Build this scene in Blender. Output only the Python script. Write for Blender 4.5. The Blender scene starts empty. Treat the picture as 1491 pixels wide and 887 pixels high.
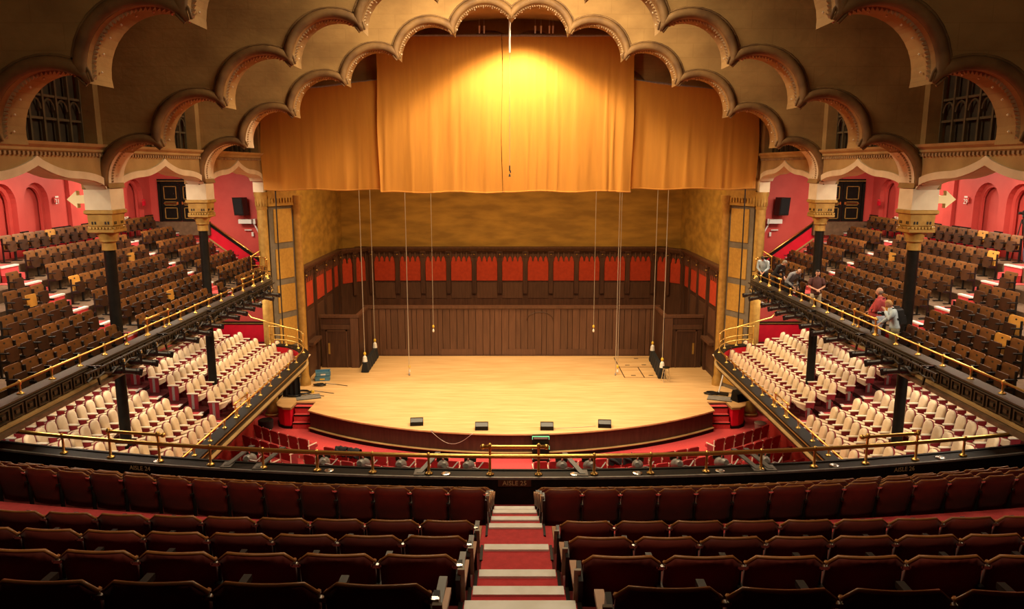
import bpy, bmesh, math, random
from mathutils import Vector, Matrix
from mathutils.geometry import tessellate_polygon
random.seed(7)
R = math.radians
PI = math.pi
scene = bpy.context.scene
COL = scene.collection

# ------------------------------------------------------------------ camera
EYE = 11.6                                  # eye height over the stalls floor; stage floor is at 1.0
cam_d = bpy.data.cameras.new('camera')
cam_d.sensor_width = 36.0
cam_d.lens = 36.0 * 1090.0 / 1491.0
cam_d.shift_x = 0.0006
cam_d.clip_end = 200
cam = bpy.data.objects.new('camera', cam_d)
cam.location = (0, 0, EYE)
cam.rotation_euler = (R(90 - 10.4), 0, 0)
COL.objects.link(cam)
scene.camera = cam

# ------------------------------------------------------------------ world, exposure, lamps
scene.view_settings.view_transform = 'Standard'
scene.view_settings.look = 'None'
scene.view_settings.exposure = 0.32
scene.view_settings.gamma = 1.0
scene.view_settings.use_curve_mapping = False
scene.cycles.max_bounces = 6
scene.cycles.diffuse_bounces = 4
scene.cycles.glossy_bounces = 3
scene.cycles.sample_clamp_indirect = 4.0
scene.cycles.caustics_reflective = False
scene.cycles.caustics_refractive = False
wd = bpy.data.worlds.new('world')
scene.world = wd
wd.use_nodes = True
wd.node_tree.nodes['Background'].inputs[0].default_value = (0.9, 0.6, 0.35, 1)
wd.node_tree.nodes['Background'].inputs[1].default_value = 0.007


def lamp(kind, name, loc, energy, color, size=1.0, size_y=None, target=None, spot=None, blend=0.3):
    d = bpy.data.lights.new(name, kind)
    d.energy = energy
    d.color = color
    if kind == 'AREA':
        d.shape = 'RECTANGLE' if size_y else 'DISK'
        d.size = size
        if size_y:
            d.size_y = size_y
    else:
        d.shadow_soft_size = size
    if kind == 'SPOT':
        d.spot_size = R(spot)
        d.spot_blend = blend
    o = bpy.data.objects.new(name, d)
    o.location = loc
    if target is not None:
        o.rotation_euler = (Vector(target) - Vector(loc)).to_track_quat('-Z', 'Y').to_euler()
    COL.objects.link(o)
    return o


WARM = (1.0, 0.66, 0.30)
WARM2 = (1.0, 0.775, 0.47)
WHITE = (1.0, 0.84, 0.62)
# work light on the batten in front of the gold curtain
lamp('SPOT', 'batten_lamp', (0.35, 31.2, 17.5), 3500, WARM2, 0.4, target=(0.35, 31.5, 0), spot=125, blend=0.35)
for sx in (-1, 1):
    lamp('SPOT', 'stage_spot', (sx * 3.6, 25.0, 17.2), 3700, WARM2, 0.5, target=(sx * 1.0, 31.6, 1), spot=60, blend=0.5)
# added fill for the stage, placed unseen above the scalloped arches
lamp('AREA', 'stage_wash_fill', (0, 23.2, 17.2), 1300, WARM2, 7.0, 1.5, target=(0, 33, 1))
# working light behind the gold curtain
lamp('AREA', 'back_stage_lamp', (0, 36.6, 14.4), 1500, WARM, 15.0, 4.0, target=(0, 37.3, 1)).data.spread = R(150)
# added fill lights under the vault, no fittings known there
lamp('AREA', 'house_fill', (0, 18.2, 17.3), 850, WARM2, 6.0, 3.0, target=(0, 19, 0))
lamp('AREA', 'rear_fill', (0, 5.1, 16.6), 300, WARM2, 9.0, 0.4, target=(0, 9.8, 6))  # added to brighten the seat backs below the cross aisle
for sx in (-1, 1):
    for yy in (17.6, 24.2, 31.0):
        lamp('AREA', 'gallery_lamp', (sx * 14.0, yy, 12.0), 280, WHITE, 0.8, 3.0, target=(sx * 14.2, yy, 6))
        lamp('AREA', 'arcade_fill', (sx * 12.25, yy, 12.0), 110, WHITE, 0.4, 0.4, target=(sx * 14.6, yy, 7))  # small added fill light tucked behind the arcade beams
    for yy in (18.5, 23.5, 28.5, 33.5):
        lamp('AREA', 'under_gallery_lamp', (sx * 12.6, yy, 6.0), 95, WHITE, 1.2, 3.0, target=(sx * 12.2, yy, 2))

# ------------------------------------------------------------------ materials


def mat(name, c1, c2=None, rough=0.6, metal=0.0, scale=3.0, bump=0.0, bscale=None, stretch=(1, 1, 1), rand=0.0, spec=0.4, detail=3.0, emit=None, sheen=0.0, coord='Object', lo=0.35, hi=0.65):
    m = bpy.data.materials.new(name)
    m.use_nodes = True
    nt = m.node_tree
    b = nt.nodes['Principled BSDF']
    b.inputs['Roughness'].default_value = rough
    b.inputs['Metallic'].default_value = metal
    b.inputs['Specular IOR Level'].default_value = spec
    if sheen:
        b.inputs['Sheen Weight'].default_value = sheen
    col = None
    if c2 is not None or bump:
        tc = nt.nodes.new('ShaderNodeTexCoord')
        mp = nt.nodes.new('ShaderNodeMapping')
        mp.inputs['Scale'].default_value = stretch
        nt.links.new(tc.outputs[coord], mp.inputs[0])
    if c2 is not None:
        n = nt.nodes.new('ShaderNodeTexNoise')
        n.inputs['Scale'].default_value = scale
        n.inputs['Detail'].default_value = detail
        nt.links.new(mp.outputs[0], n.inputs['Vector'])
        mr = nt.nodes.new('ShaderNodeMapRange')
        mr.inputs[1].default_value = lo
        mr.inputs[2].default_value = hi
        nt.links.new(n.outputs['Fac'], mr.inputs[0])
        mx = nt.nodes.new('ShaderNodeMixRGB')
        mx.inputs[1].default_value = (*c1, 1)
        mx.inputs[2].default_value = (*c2, 1)
        nt.links.new(mr.outputs[0], mx.inputs[0])
        col = mx.outputs[0]
    if rand:
        oi = nt.nodes.new('ShaderNodeObjectInfo')
        mr2 = nt.nodes.new('ShaderNodeMapRange')
        mr2.inputs[3].default_value = 1 - rand
        mr2.inputs[4].default_value = 1 + rand
        nt.links.new(oi.outputs['Random'], mr2.inputs[0])
        mul = nt.nodes.new('ShaderNodeMixRGB')
        mul.blend_type = 'MULTIPLY'
        mul.inputs[0].default_value = 1
        if col is not None:
            nt.links.new(col, mul.inputs[1])
        else:
            mul.inputs[1].default_value = (*c1, 1)
        nt.links.new(mr2.outputs[0], mul.inputs[2])
        col = mul.outputs[0]
    if col is not None:
        nt.links.new(col, b.inputs['Base Color'])
    else:
        b.inputs['Base Color'].default_value = (*c1, 1)
    if bump:
        n2 = nt.nodes.new('ShaderNodeTexNoise')
        n2.inputs['Scale'].default_value = bscale or scale * 4
        n2.inputs['Detail'].default_value = 4
        nt.links.new(mp.outputs[0], n2.inputs['Vector'])
        bp = nt.nodes.new('ShaderNodeBump')
        bp.inputs['Strength'].default_value = bump
        bp.inputs['Distance'].default_value = 0.03
        nt.links.new(n2.outputs['Fac'], bp.inputs['Height'])
        nt.links.new(bp.outputs[0], b.inputs['Normal'])
    if emit:
        b.inputs['Emission Color'].default_value = (*emit[0], 1)
        b.inputs['Emission Strength'].default_value = emit[1]
    return m


M = {}
M['plaster'] = mat('plaster', (0.36, 0.215, 0.075), (0.24, 0.135, 0.045), 0.85, scale=0.7, bump=0.35, bscale=5, detail=8, stretch=(1, 1, 1.6))
M['archplaster'] = M['plaster'].copy()
nt = M['archplaster'].node_tree
bs = nt.nodes['Principled BSDF']
src = bs.inputs['Base Color'].links[0].from_socket
tc = nt.nodes.new('ShaderNodeTexCoord')
sp_ = nt.nodes.new('ShaderNodeSeparateXYZ')
cb_ = nt.nodes.new('ShaderNodeCombineXYZ')
nt.links.new(tc.outputs['Object'], sp_.inputs[0])
nt.links.new(sp_.outputs['X'], cb_.inputs['X'])
nt.links.new(sp_.outputs['Z'], cb_.inputs['Y'])
bk = nt.nodes.new('ShaderNodeTexBrick')
bk.inputs['Color1'].default_value = (1, 1, 1, 1)
bk.inputs['Color2'].default_value = (0.90, 0.88, 0.86, 1)
bk.inputs['Mortar'].default_value = (0.72, 0.68, 0.62, 1)
bk.inputs['Scale'].default_value = 1.0
bk.inputs['Mortar Size'].default_value = 0.012
bk.inputs['Brick Width'].default_value = 1.15
bk.inputs['Row Height'].default_value = 0.48
nt.links.new(cb_.outputs[0], bk.inputs['Vector'])
ml = nt.nodes.new('ShaderNodeMixRGB')
ml.blend_type = 'MULTIPLY'
ml.inputs[0].default_value = 0.42
nt.links.new(src, ml.inputs[1])
nt.links.new(bk.outputs['Color'], ml.inputs[2])
nt.links.new(ml.outputs[0], bs.inputs['Base Color'])
M['roll'] = mat('arch_roll', (0.21, 0.115, 0.04), (0.12, 0.06, 0.022), 0.7, scale=2, bump=0.3)
M['dentil'] = mat('dentil', (0.36, 0.24, 0.12), (0.28, 0.18, 0.09), 0.8, scale=3)
M['tan'] = mat('tan_plaster', (0.42, 0.27, 0.105), (0.31, 0.19, 0.07), 0.8, scale=1.2, bump=0.25, detail=6)
M['cream'] = mat('cream_plaster', (0.72, 0.60, 0.42), (0.62, 0.50, 0.34), 0.6, scale=2.0, bump=0.1)
M['gold'] = mat('gold_paint', (0.46, 0.27, 0.065), (0.35, 0.195, 0.045), 0.45, metal=0.25, scale=5, bump=0.10, bscale=25)
M['brass'] = mat('brass', (0.78, 0.51, 0.14), None, 0.28, metal=0.95)
M['iron'] = mat('black_iron', (0.012, 0.010, 0.009), None, 0.4, spec=0.5)
M['black'] = mat('black_paint', (0.007, 0.0055, 0.004), (0.012, 0.009, 0.0065), 0.5, scale=6, spec=0.15)
M['blackcloth'] = mat('black_cloth', (0.012, 0.012, 0.014), None, 0.9)
M['chrome'] = mat('bright_metal', (0.75, 0.74, 0.7), None, 0.25, metal=1.0)
M['grey'] = mat('grey_metal', (0.33, 0.32, 0.3), (0.25, 0.24, 0.23), 0.5, metal=0.4, scale=10)
M['darkgrey'] = mat('dark_grey_metal', (0.16, 0.15, 0.14), (0.12, 0.11, 0.10), 0.5, metal=0.3, scale=10)
M['redwall'] = mat('red_wall', (0.62, 0.085, 0.07), (0.54, 0.065, 0.055), 0.5, scale=1.2, bump=0.06)
M['dado'] = mat('bright_red_dado', (0.72, 0.006, 0.03), (0.62, 0.005, 0.025), 0.5, scale=2)
M['carpet'] = mat('red_carpet', (0.60, 0.040, 0.045), (0.48, 0.028, 0.032), 0.95, scale=14, bump=0.2, bscale=150, sheen=0.2, lo=0.3, hi=0.7)
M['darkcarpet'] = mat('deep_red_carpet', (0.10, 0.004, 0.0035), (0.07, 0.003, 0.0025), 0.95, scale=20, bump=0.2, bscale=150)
M['stage'] = mat('stage_boards', (0.72, 0.48, 0.235), (0.54, 0.325, 0.135), 0.42, scale=1.6, stretch=(0.45, 6.0, 1), detail=8, bump=0.03, bscale=30, lo=0.3, hi=0.7)
M['darkwood'] = mat('dark_oak', (0.085, 0.036, 0.019), (0.055, 0.022, 0.012), 0.5, scale=2.5, stretch=(4, 4, 0.5), detail=6, rand=0.18)
M['plank'] = mat('oak_plank', (0.115, 0.052, 0.028), (0.085, 0.037, 0.02), 0.5, scale=2.5, stretch=(4, 4, 0.4), detail=6, rand=0.15)
M['redpanel'] = mat('red_cloth_panel', (0.46, 0.045, 0.012), (0.38, 0.035, 0.010), 0.8, scale=6)
M['goldwall'] = mat('gold_plaster_wall', (0.40, 0.225, 0.035), (0.25, 0.135, 0.02), 0.75, scale=1.1, stretch=(0.6, 1, 2.2), detail=9, bump=0.15)
M['goldpanel'] = mat('ochre_panel', (0.40, 0.215, 0.035), (0.33, 0.175, 0.028), 0.7, scale=8, bump=0.2)
M['greyframe'] = mat('grey_frame', (0.15, 0.125, 0.095), (0.12, 0.10, 0.075), 0.6, scale=4)
M['curtain'] = mat('gold_curtain', (0.54, 0.225, 0.020), (0.49, 0.20, 0.018), 0.75, scale=2, stretch=(3, 3, 0.3), sheen=0.3)
M['seatwood'] = mat('seat_back_ply', (0.19, 0.072, 0.017), (0.13, 0.046, 0.011), 0.42, scale=3, stretch=(1, 1, 4), rand=0.3)
M['seatdark'] = mat('seat_pad_ply', (0.06, 0.021, 0.007), (0.042, 0.014, 0.005), 0.45, scale=4, rand=0.35)
M['seatorange'] = mat('new_orange_ply', (0.62, 0.29, 0.05), (0.52, 0.23, 0.04), 0.4, scale=4)
M['creamcloth'] = mat('cream_plush', (0.78, 0.60, 0.38), (0.70, 0.52, 0.31), 0.8, scale=5, sheen=0.3, rand=0.06)
M['redcloth'] = mat('wine_red_plush', (0.26, 0.008, 0.016), (0.19, 0.006, 0.012), 0.75, scale=6, rand=0.15, sheen=0.15)
M['stallsred'] = mat('stalls_red_plush', (0.40, 0.016, 0.022), (0.30, 0.010, 0.015), 0.7, scale=6, rand=0.2, sheen=0.15)
M['creamarm'] = mat('cream_paint', (0.80, 0.72, 0.58), None, 0.4)
M['fgback'] = mat('worn_red_back', (0.17, 0.019, 0.010), (0.115, 0.012, 0.007), 0.6, scale=4, rand=0.3, sheen=0.1, detail=6)
M['fgwood'] = mat('seat_edge_wood', (0.33, 0.135, 0.04), (0.24, 0.09, 0.026), 0.3, scale=8, rand=0.15)
M['standard'] = mat('lit_standard_edge', (0.36, 0.30, 0.22), (0.26, 0.21, 0.15), 0.5, scale=9)  # light on the standards' back edge put into this paler colour
M['nosing'] = mat('white_step_edge', (0.80, 0.79, 0.76), (0.70, 0.68, 0.62), 0.5, scale=6)
M['concrete'] = mat('brown_platform', (0.16, 0.095, 0.05), (0.11, 0.062, 0.032), 0.8, scale=5)
M['white'] = mat('white_paint', (0.78, 0.76, 0.72), None, 0.45)
M['darkgrille'] = mat('organ_grille', (0.045, 0.03, 0.016), (0.03, 0.02, 0.011), 0.8, scale=4)
M['darkgrille2'] = mat('organ_grille_bars', (0.11, 0.075, 0.035), (0.08, 0.055, 0.025), 0.8, scale=4)
M['bronze'] = mat('dark_bronze', (0.05, 0.034, 0.019), (0.035, 0.023, 0.012), 0.5, scale=5, spec=0.3)
M['stagefront'] = mat('stage_face_wood', (0.055, 0.026, 0.015), (0.038, 0.018, 0.010), 0.5, scale=2.5, stretch=(4, 4, 0.5), rand=0.15)
M['blue'] = mat('blue_plastic', (0.10, 0.26, 0.40), None, 0.5)
M['yellow'] = mat('yellow_plastic', (0.75, 0.5, 0.05), None, 0.5)
M['signcream'] = mat('cream_sign', (0.80, 0.66, 0.36), None, 0.5)
M['exit'] = mat('exit_letters', (0.8, 0.05, 0.12), None, 0.5, emit=((1.0, 0.05, 0.2), 2.5))
M['green'] = mat('green_strip', (0.1, 0.7, 0.3), None, 0.5, emit=((0.5, 1.0, 0.6), 0.35))
M['lettering'] = mat('gold_lettering', (0.55, 0.42, 0.22), None, 0.5)
M['skin'] = mat('skin', (0.62, 0.34, 0.22), (0.56, 0.29, 0.19), 0.5, scale=8)
M['bulb'] = mat('lamp_glass', (0.8, 0.7, 0.5), None, 0.08, spec=0.8)
M['wire'] = mat('steel_wire', (0.55, 0.5, 0.42), None, 0.4, metal=0.6)
M['orangewood'] = mat('brown_wood_rail', (0.30, 0.13, 0.05), None, 0.4)
for nm, c in (('shirt_grey', (0.33, 0.33, 0.35)), ('shirt_brown', (0.10, 0.035, 0.03)), ('sweater_red', (0.50, 0.07, 0.07)), ('shirt_blue', (0.55, 0.66, 0.72)), ('khaki', (0.42, 0.33, 0.22)), ('jeans', (0.42, 0.47, 0.55)), ('olive', (0.20, 0.17, 0.10)), ('black_clothes', (0.02, 0.018, 0.018)), ('hair_dark', (0.03, 0.018, 0.012)), ('hair_blond', (0.55, 0.32, 0.12)), ('hair_grey', (0.30, 0.24, 0.19)), ('shoe', (0.03, 0.022, 0.018)), ('purple', (0.13, 0.09, 0.14))):
    M[nm] = mat(nm, c, tuple(x * 0.8 for x in c), 0.8, scale=12)

# ------------------------------------------------------------------ helpers


class MB:
    """collects simple solids into one mesh"""

    def __init__(s):
        s.v = []
        s.f = []

    def add(s, vs, fs):
        o = len(s.v)
        s.v += [tuple(p) for p in vs]
        s.f += [tuple(i + o for i in f) for f in fs]
        return s

    def box(s, x0, x1, y0, y1, z0, z1, mtx=None):
        vs = [(x0, y0, z0), (x1, y0, z0), (x1, y1, z0), (x0, y1, z0), (x0, y0, z1), (x1, y0, z1), (x1, y1, z1), (x0, y1, z1)]
        if mtx:
            vs = [tuple(mtx @ Vector(p)) for p in vs]
        return s.add(vs, [(0, 3, 2, 1), (4, 5, 6, 7), (0, 1, 5, 4), (1, 2, 6, 5), (2, 3, 7, 6), (3, 0, 4, 7)])

    def cbox(s, c, d, rz=0.0, rx=0.0, ry=0.0):
        m = Matrix.Translation(c) @ Matrix.Rotation(rz, 4, 'Z') @ Matrix.Rotation(ry, 4, 'Y') @ Matrix.Rotation(rx, 4, 'X')
        return s.box(-d[0] / 2, d[0] / 2, -d[1] / 2, d[1] / 2, -d[2] / 2, d[2] / 2, m)

    def tube(s, pts, r, n=8, caps=True, closed=False):
        pts = [Vector(p) for p in pts]
        rs = r if isinstance(r, (list, tuple)) else [r] * len(pts)
        vs, fs = [], []
        k = len(pts)
        prev = None
        for i, p in enumerate(pts):
            if closed:
                t = pts[(i + 1) % k] - pts[i - 1]
            else:
                t = (pts[min(i + 1, k - 1)] - pts[max(i - 1, 0)])
            t = t.normalized() if t.length > 1e-9 else Vector((0, 0, 1))
            if prev is None:
                a = t.cross(Vector((0, 0, 1)))
                if a.length < 0.05:
                    a = t.cross(Vector((0, 1, 0)))
            else:
                a = prev - t * prev.dot(t)
            a.normalize()
            prev = a
            b = t.cross(a)
            for j in range(n):
                an = 2 * PI * j / n
                vs.append(p + (a * math.cos(an) + b * math.sin(an)) * rs[i])
        for i in range(k if closed else k - 1):
            for j in range(n):
                i2 = (i + 1) % k
                fs.append((i * n + j, i * n + (j + 1) % n, i2 * n + (j + 1) % n, i2 * n + j))
        if caps and not closed:
            fs.append(tuple(range(n - 1, -1, -1)))
            fs.append(tuple((k - 1) * n + j for j in range(n)))
        return s.add(vs, fs)

    def lathe(s, prof, c=(0, 0, 0), n=12, mtx=None, sq=False):
        """prof: [(r, z)]; sq: square section"""
        vs, fs = [], []
        if sq:
            n = 4
        for r, z in prof:
            for j in range(n):
                an = 2 * PI * j / n + (PI / 4 if sq else 0)
                rr = r * (math.sqrt(2) if sq else 1)
                p = Vector((rr * math.cos(an), rr * math.sin(an), z))
                if mtx:
                    p = mtx @ p
                vs.append((p[0] + c[0], p[1] + c[1], p[2] + c[2]))
        k = len(prof)
        for i in range(k - 1):
            for j in range(n):
                fs.append((i * n + j, i * n + (j + 1) % n, (i + 1) * n + (j + 1) % n, (i + 1) * n + j))
        fs.append(tuple(range(n - 1, -1, -1)))
        fs.append(tuple((k - 1) * n + j for j in range(n)))
        return s.add(vs, fs)

    def prism(s, pts, place, t0, t1):
        """2-D outline, place(u, v, t) -> 3-D point; solid between t0 and t1"""
        n = len(pts)
        tri = tessellate_polygon([[Vector((p[0], p[1], 0)) for p in pts]])
        vs = [place(p[0], p[1], t0) for p in pts] + [place(p[0], p[1], t1) for p in pts]
        fs = [tuple(t) for t in tri] + [tuple(i + n for i in reversed(t)) for t in tri]
        fs += [(i, (i + 1) % n, (i + 1) % n + n, i + n) for i in range(n)]
        return s.add(vs, fs)

    def sweep(s, path, sec, side=1.0, closed_sec=True, caps=True):
        """path [(x, y)], section [(offset, z)] measured to the left of the path * side"""
        vs, fs = [], []
        k = len(path)
        m = len(sec)
        for i, (x, y) in enumerate(path):
            x0, y0 = path[max(i - 1, 0)]
            x1, y1 = path[min(i + 1, k - 1)]
            tx, ty = x1 - x0, y1 - y0
            l = math.hypot(tx, ty) or 1
            nx, ny = -ty / l * side, tx / l * side
            for o, z in sec:
                vs.append((x + nx * o, y + ny * o, z))
        for i in range(k - 1):
            for j in range(m if closed_sec else m - 1):
                j2 = (j + 1) % m
                fs.append((i * m + j, (i + 1) * m + j, (i + 1) * m + j2, i * m + j2))
        if caps and closed_sec:
            fs.append(tuple(range(m)))
            fs.append(tuple((k - 1) * m + j for j in range(m - 1, -1, -1)))
        return s.add(vs, fs)

    def mesh(s, name, m, smooth=False):
        me = bpy.data.meshes.new(name)
        me.from_pydata(s.v, [], s.f)
        bm = bmesh.new()
        bm.from_mesh(me)
        bmesh.ops.recalc_face_normals(bm, faces=bm.faces)
        bm.to_mesh(me)
        bm.free()
        if smooth:
            me.polygons.foreach_set('use_smooth', [True] * len(me.polygons))
            if smooth != 'all':
                try:
                    me.set_sharp_from_angle(angle=R(40))
                except Exception:
                    pass
        me.materials.append(m if not isinstance(m, str) else M[m])
        return me

    def build(s, name, m, parent=None, smooth=False, **kw):
        return place(name, s.mesh(name, m, smooth), parent, **kw)


def place(name, me, parent=None, loc=None, rz=None, label=None, cat=None, group=None, kind=None):
    o = bpy.data.objects.new(name, me)
    COL.objects.link(o)
    if parent is not None:
        o.parent = parent
    if loc is not None:
        o.location = loc
    if rz is not None:
        o.rotation_euler = (0, 0, rz)
    tag(o, label, cat, group, kind)
    return o


def tag(o, label=None, cat=None, group=None, kind=None):
    if label:
        o['label'] = label
    if cat:
        o['category'] = cat
    if group:
        o['group'] = group
    if kind:
        o['kind'] = kind
    return o


def empty(name, loc, rz=0.0, **kw):
    o = bpy.data.objects.new(name, None)
    o.empty_display_size = 0.1
    COL.objects.link(o)
    o.location = loc
    o.rotation_euler = (0, 0, rz)
    return tag(o, kw.get('label'), kw.get('cat'), kw.get('group'), kw.get('kind'))


def ordinal(n):
    words = ['zeroth', 'first', 'second', 'third', 'fourth', 'fifth', 'sixth', 'seventh', 'eighth', 'ninth', 'tenth']
    if n <= 10:
        return words[n]
    return f"{n}{'th' if 10 < n % 100 < 14 else {1: 'st', 2: 'nd', 3: 'rd'}.get(n % 10, 'th')}"


def SIDE(sx):
    return 'left' if sx < 0 else 'right'


# ------------------------------------------------------------------ the hall: shared numbers
PIER_Y = (14.5, 21.07, 27.6, 34.1)          # centres of the arcade piers
FRAME_Y = tuple(y - 0.37 for y in PIER_Y)   # front of each scalloped arch
VW = 11.8                                   # half width of the vault
WX = 11.05                                  # face of the upper side walls
DROP = (0.25, 0.17, 0.0, 0.0)               # how much lower each arch sits


def vault(x):
    return EYE + 2.9 + 3.4 * max(0.0, 1 - (x / VW) ** 2)


CUSPS = [(0, 5.05), (2.0, 4.55), (3.93, 3.70), (5.8, 2.83), (7.68, 1.75), (9.45, 0.68), (10.95, -0.58)]


def scallop_path():
    half = []
    for (x0, h0), (x1, h1) in zip(CUSPS[:-1], CUSPS[1:]):
        a, b = Vector((x0, h0)), Vector((x1, h1))
        c = (b - a).length
        r = c / 2 * 1.06
        mid = (a + b) / 2
        d = (b - a).normalized()
        nrm = Vector((-d.y, d.x))
        if nrm.y < 0:
            nrm = -nrm
        cen = mid - nrm * math.sqrt(r * r - c * c / 4)
        a0 = math.atan2(a.y - cen.y, a.x - cen.x)
        a1 = math.atan2(b.y - cen.y, b.x - cen.x)
        if a1 > a0:
            a1 -= 2 * PI
        seg = []
        for i in range(17):
            t = a0 + (a1 - a0) * i / 16
            seg.append((cen.x + r * math.cos(t), cen.y + r * math.sin(t) + EYE))
        half.append(seg)
    return half


HALF = scallop_path()
# ================================================================== LARGE STRUCTURE
# ---- stalls floor
b = MB()
b.box(-12.2, 12.2, 4, 46.5, -0.3, 0.0)
b.build('floor', 'carpet', kind='structure')

# ---- stage: floor slab with a curved apron
ARC_C = (0.0, 43.8)
ARC_R = 15.0
apron = []
amax = math.asin(9.0 / ARC_R)
for i in range(41):
    a = -amax + 2 * amax * i / 40
    apron.append((ARC_R * math.sin(a), ARC_C[1] - ARC_R * math.cos(a)))
stage_out = [(-8.98, 33.0), (-9.88, 33.0), (-9.88, 32.15), (-10.25, 32.2), (-10.55, 32.45), (-10.75, 32.9), (-10.8, 34.3)][::-1] + apron + [(8.98, 33.0), (9.88, 33.0), (9.88, 32.15), (10.25, 32.2), (10.55, 32.45), (10.75, 32.9), (10.8, 34.3)]
poly = stage_out + [(10.5, 36.0), (10.4, 46.4), (-10.4, 46.4), (-10.5, 36.0)]
b = MB()
b.prism(poly, lambda u, v, t: (u, v, t), 0.93, 1.0)
stage = b.build('stage_floor', 'stage', kind='structure', label='pale boarded stage floor with a curved front edge', cat='stage')
# front face under the apron, its moulding, base and lip
st = empty('stage_front', (0, 0, 0), kind='structure', label='dark panelled curved face under the stage edge', cat='stage front')
for i in range(20):                                   # veneer panels of the face, one by one
    seg = apron[i * 2:i * 2 + 3]
    bb = MB()
    bb.sweep(seg, [(0.06, 0.2), (0.06, 0.94), (0.3, 0.94), (0.3, 0.2)], 1)
    bb.build('panel', 'stagefront', st)
for nm, sec, mm in (('gold_moulding', [(-0.03, 0.16), (-0.05, 0.185), (-0.03, 0.21), (0.1, 0.21), (0.1, 0.16)], 'tan'), ('base_board', [(0.0, 0.0), (0.0, 0.16), (0.2, 0.16), (0.2, 0.0)], 'black'), ('edge_lip', [(-0.03, 0.94), (-0.03, 1.0), (0.0, 1.004), (0.06, 1.004), (0.06, 0.94)], 'stage')):
    bb = MB()
    bb.sweep(apron, sec, 1)
    bb.build(nm, mm, st)
for sx in (-1, 1):
    pth = [(sx * x, y) for x, y in ((9.9, 33.0), (9.89, 32.5), (9.9, 32.15), (10.25, 32.2), (10.55, 32.45), (10.75, 32.9), (10.8, 34.2))]
    w = empty('curved_side_wall', (0, 0, 0), kind='structure', label=f'bright red curved low wall beside the {SIDE(sx)} stage steps', cat='low wall')
    MB().sweep(pth, [(0.05, 0.12), (0.05, 0.9), (0.2, 0.9), (0.2, 0.12)], sx).build('face', 'dado', w)
    MB().sweep(pth, [(-0.03, 0.9), (-0.03, 0.99), (0.25, 0.99), (0.25, 0.9)], sx).build('cap', 'tan', w)
    MB().sweep(pth, [(0.0, 0.0), (0.0, 0.12), (0.2, 0.12), (0.2, 0.0)], sx).build('base', 'black', w)
    # steps from the stalls up to the stage
    s = empty('stage_steps', (sx * 9.43, 32.72, 0), rz=0.0, label=f'red carpeted steps up to the stage on its {SIDE(sx)} side', cat='steps')
    for k in range(3):
        bb = MB()
        bb.box(-0.42, 0.42, -0.55 + 0.24 * k, -0.55 + 0.24 * (k + 1) + (0.1 if k == 2 else 0), 0.0, 0.30 * (k + 1) - 0.03)
        t = bb.build('step', 'carpet', s)
        MB().box(-0.43, 0.43, -0.57 + 0.24 * k, -0.53 + 0.24 * k, 0.30 * (k + 1) - 0.09, 0.30 * (k + 1) - 0.025).build('nosing', 'black', t)

# ---- back of the stage
BW = 46.0
back = empty('wall_stage_back', (0, 0, 0), kind='structure')
MB().box(-10.9, 10.9, BW, BW + 0.3, 0.9, 17.9).build('plaster', 'goldwall', back)
MB().box(-9.6, 9.6, BW - 0.16, BW, 1.0, 6.55).build('wainscot', 'darkwood', back)


def bay_panel(parent, c, w, ang, zb=4.70, zt=6.02):
    """red cloth panel with a toothed top between two posts, tracery above; placed in its own local frame"""
    m = Matrix.Translation(c) @ Matrix.Rotation(ang, 4, 'Z')
    pl = lambda u, v, t: tuple(m @ Vector((u, t, v)))
    n = max(2, int(round(w / 0.3)))
    out = [(-w / 2, zb), (w / 2, zb), (w / 2, zt - 0.12)]
    for i in range(n, 0, -1):
        x1, x0 = -w / 2 + w * i / n, -w / 2 + w * (i - 1) / n
        q = (x1 - x0)
        out += [(x1 - q * 0.12, zt - 0.12), (x1 - q * 0.2, zt + 0.08), (x1 - q * 0.5, zt + 0.2), (x0 + q * 0.2, zt + 0.08), (x0 + q * 0.12, zt - 0.12)]
    out += [(-w / 2, zt - 0.12)]
    MB().prism(out, pl, -0.045, 0.0).build('red_panel', 'redpanel', parent)
    bb = MB()
    for i in range(n + 1):
        x = -w / 2 + w * i / n
        bb.prism([(x - 0.03, zt - 0.1), (x + 0.03, zt - 0.1), (x + 0.03, zt + 0.5), (x - 0.03, zt + 0.5)], pl, -0.09, 0.0)
    bb.prism([(-w / 2, zt + 0.44), (w / 2, zt + 0.44), (w / 2, zt + 0.5), (-w / 2, zt + 0.5)], pl, -0.1, 0.0)
    bb.build('tracery', 'plank', parent)


def post(parent, c, ang, w=0.26, z0=3.9, z1=6.6):
    m = Matrix.Translation(c) @ Matrix.Rotation(ang, 4, 'Z')
    bb = MB()
    bb.box(-w / 2, w / 2, -0.12, 0.0, z0, z1, m)
    bb.box(-w / 2 - 0.03, w / 2 + 0.03, -0.16, 0.0, z1 - 0.42, z1 - 0.3, m)
    bb.box(-w / 2 - 0.05, w / 2 + 0.05, -0.2, 0.0, z1 - 0.14, z1, m)
    bb.build('post', 'darkwood', parent)
    MB().lathe([(0.02, 0), (0.06, 0.03), (0.02, 0.07)], tuple(m @ Vector((0, -0.18, z1 - 0.3))), 8).build('boss', 'gold', parent)


PITCH = 1.575
for i in range(-5, 6):
    bay_panel(back, (i * PITCH + 0.07, BW - 0.17, 0), 1.27, 0)
for i in range(-6, 6):
    post(back, ((i + 0.5) * PITCH + 0.07, BW - 0.16, 0), 0)
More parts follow.
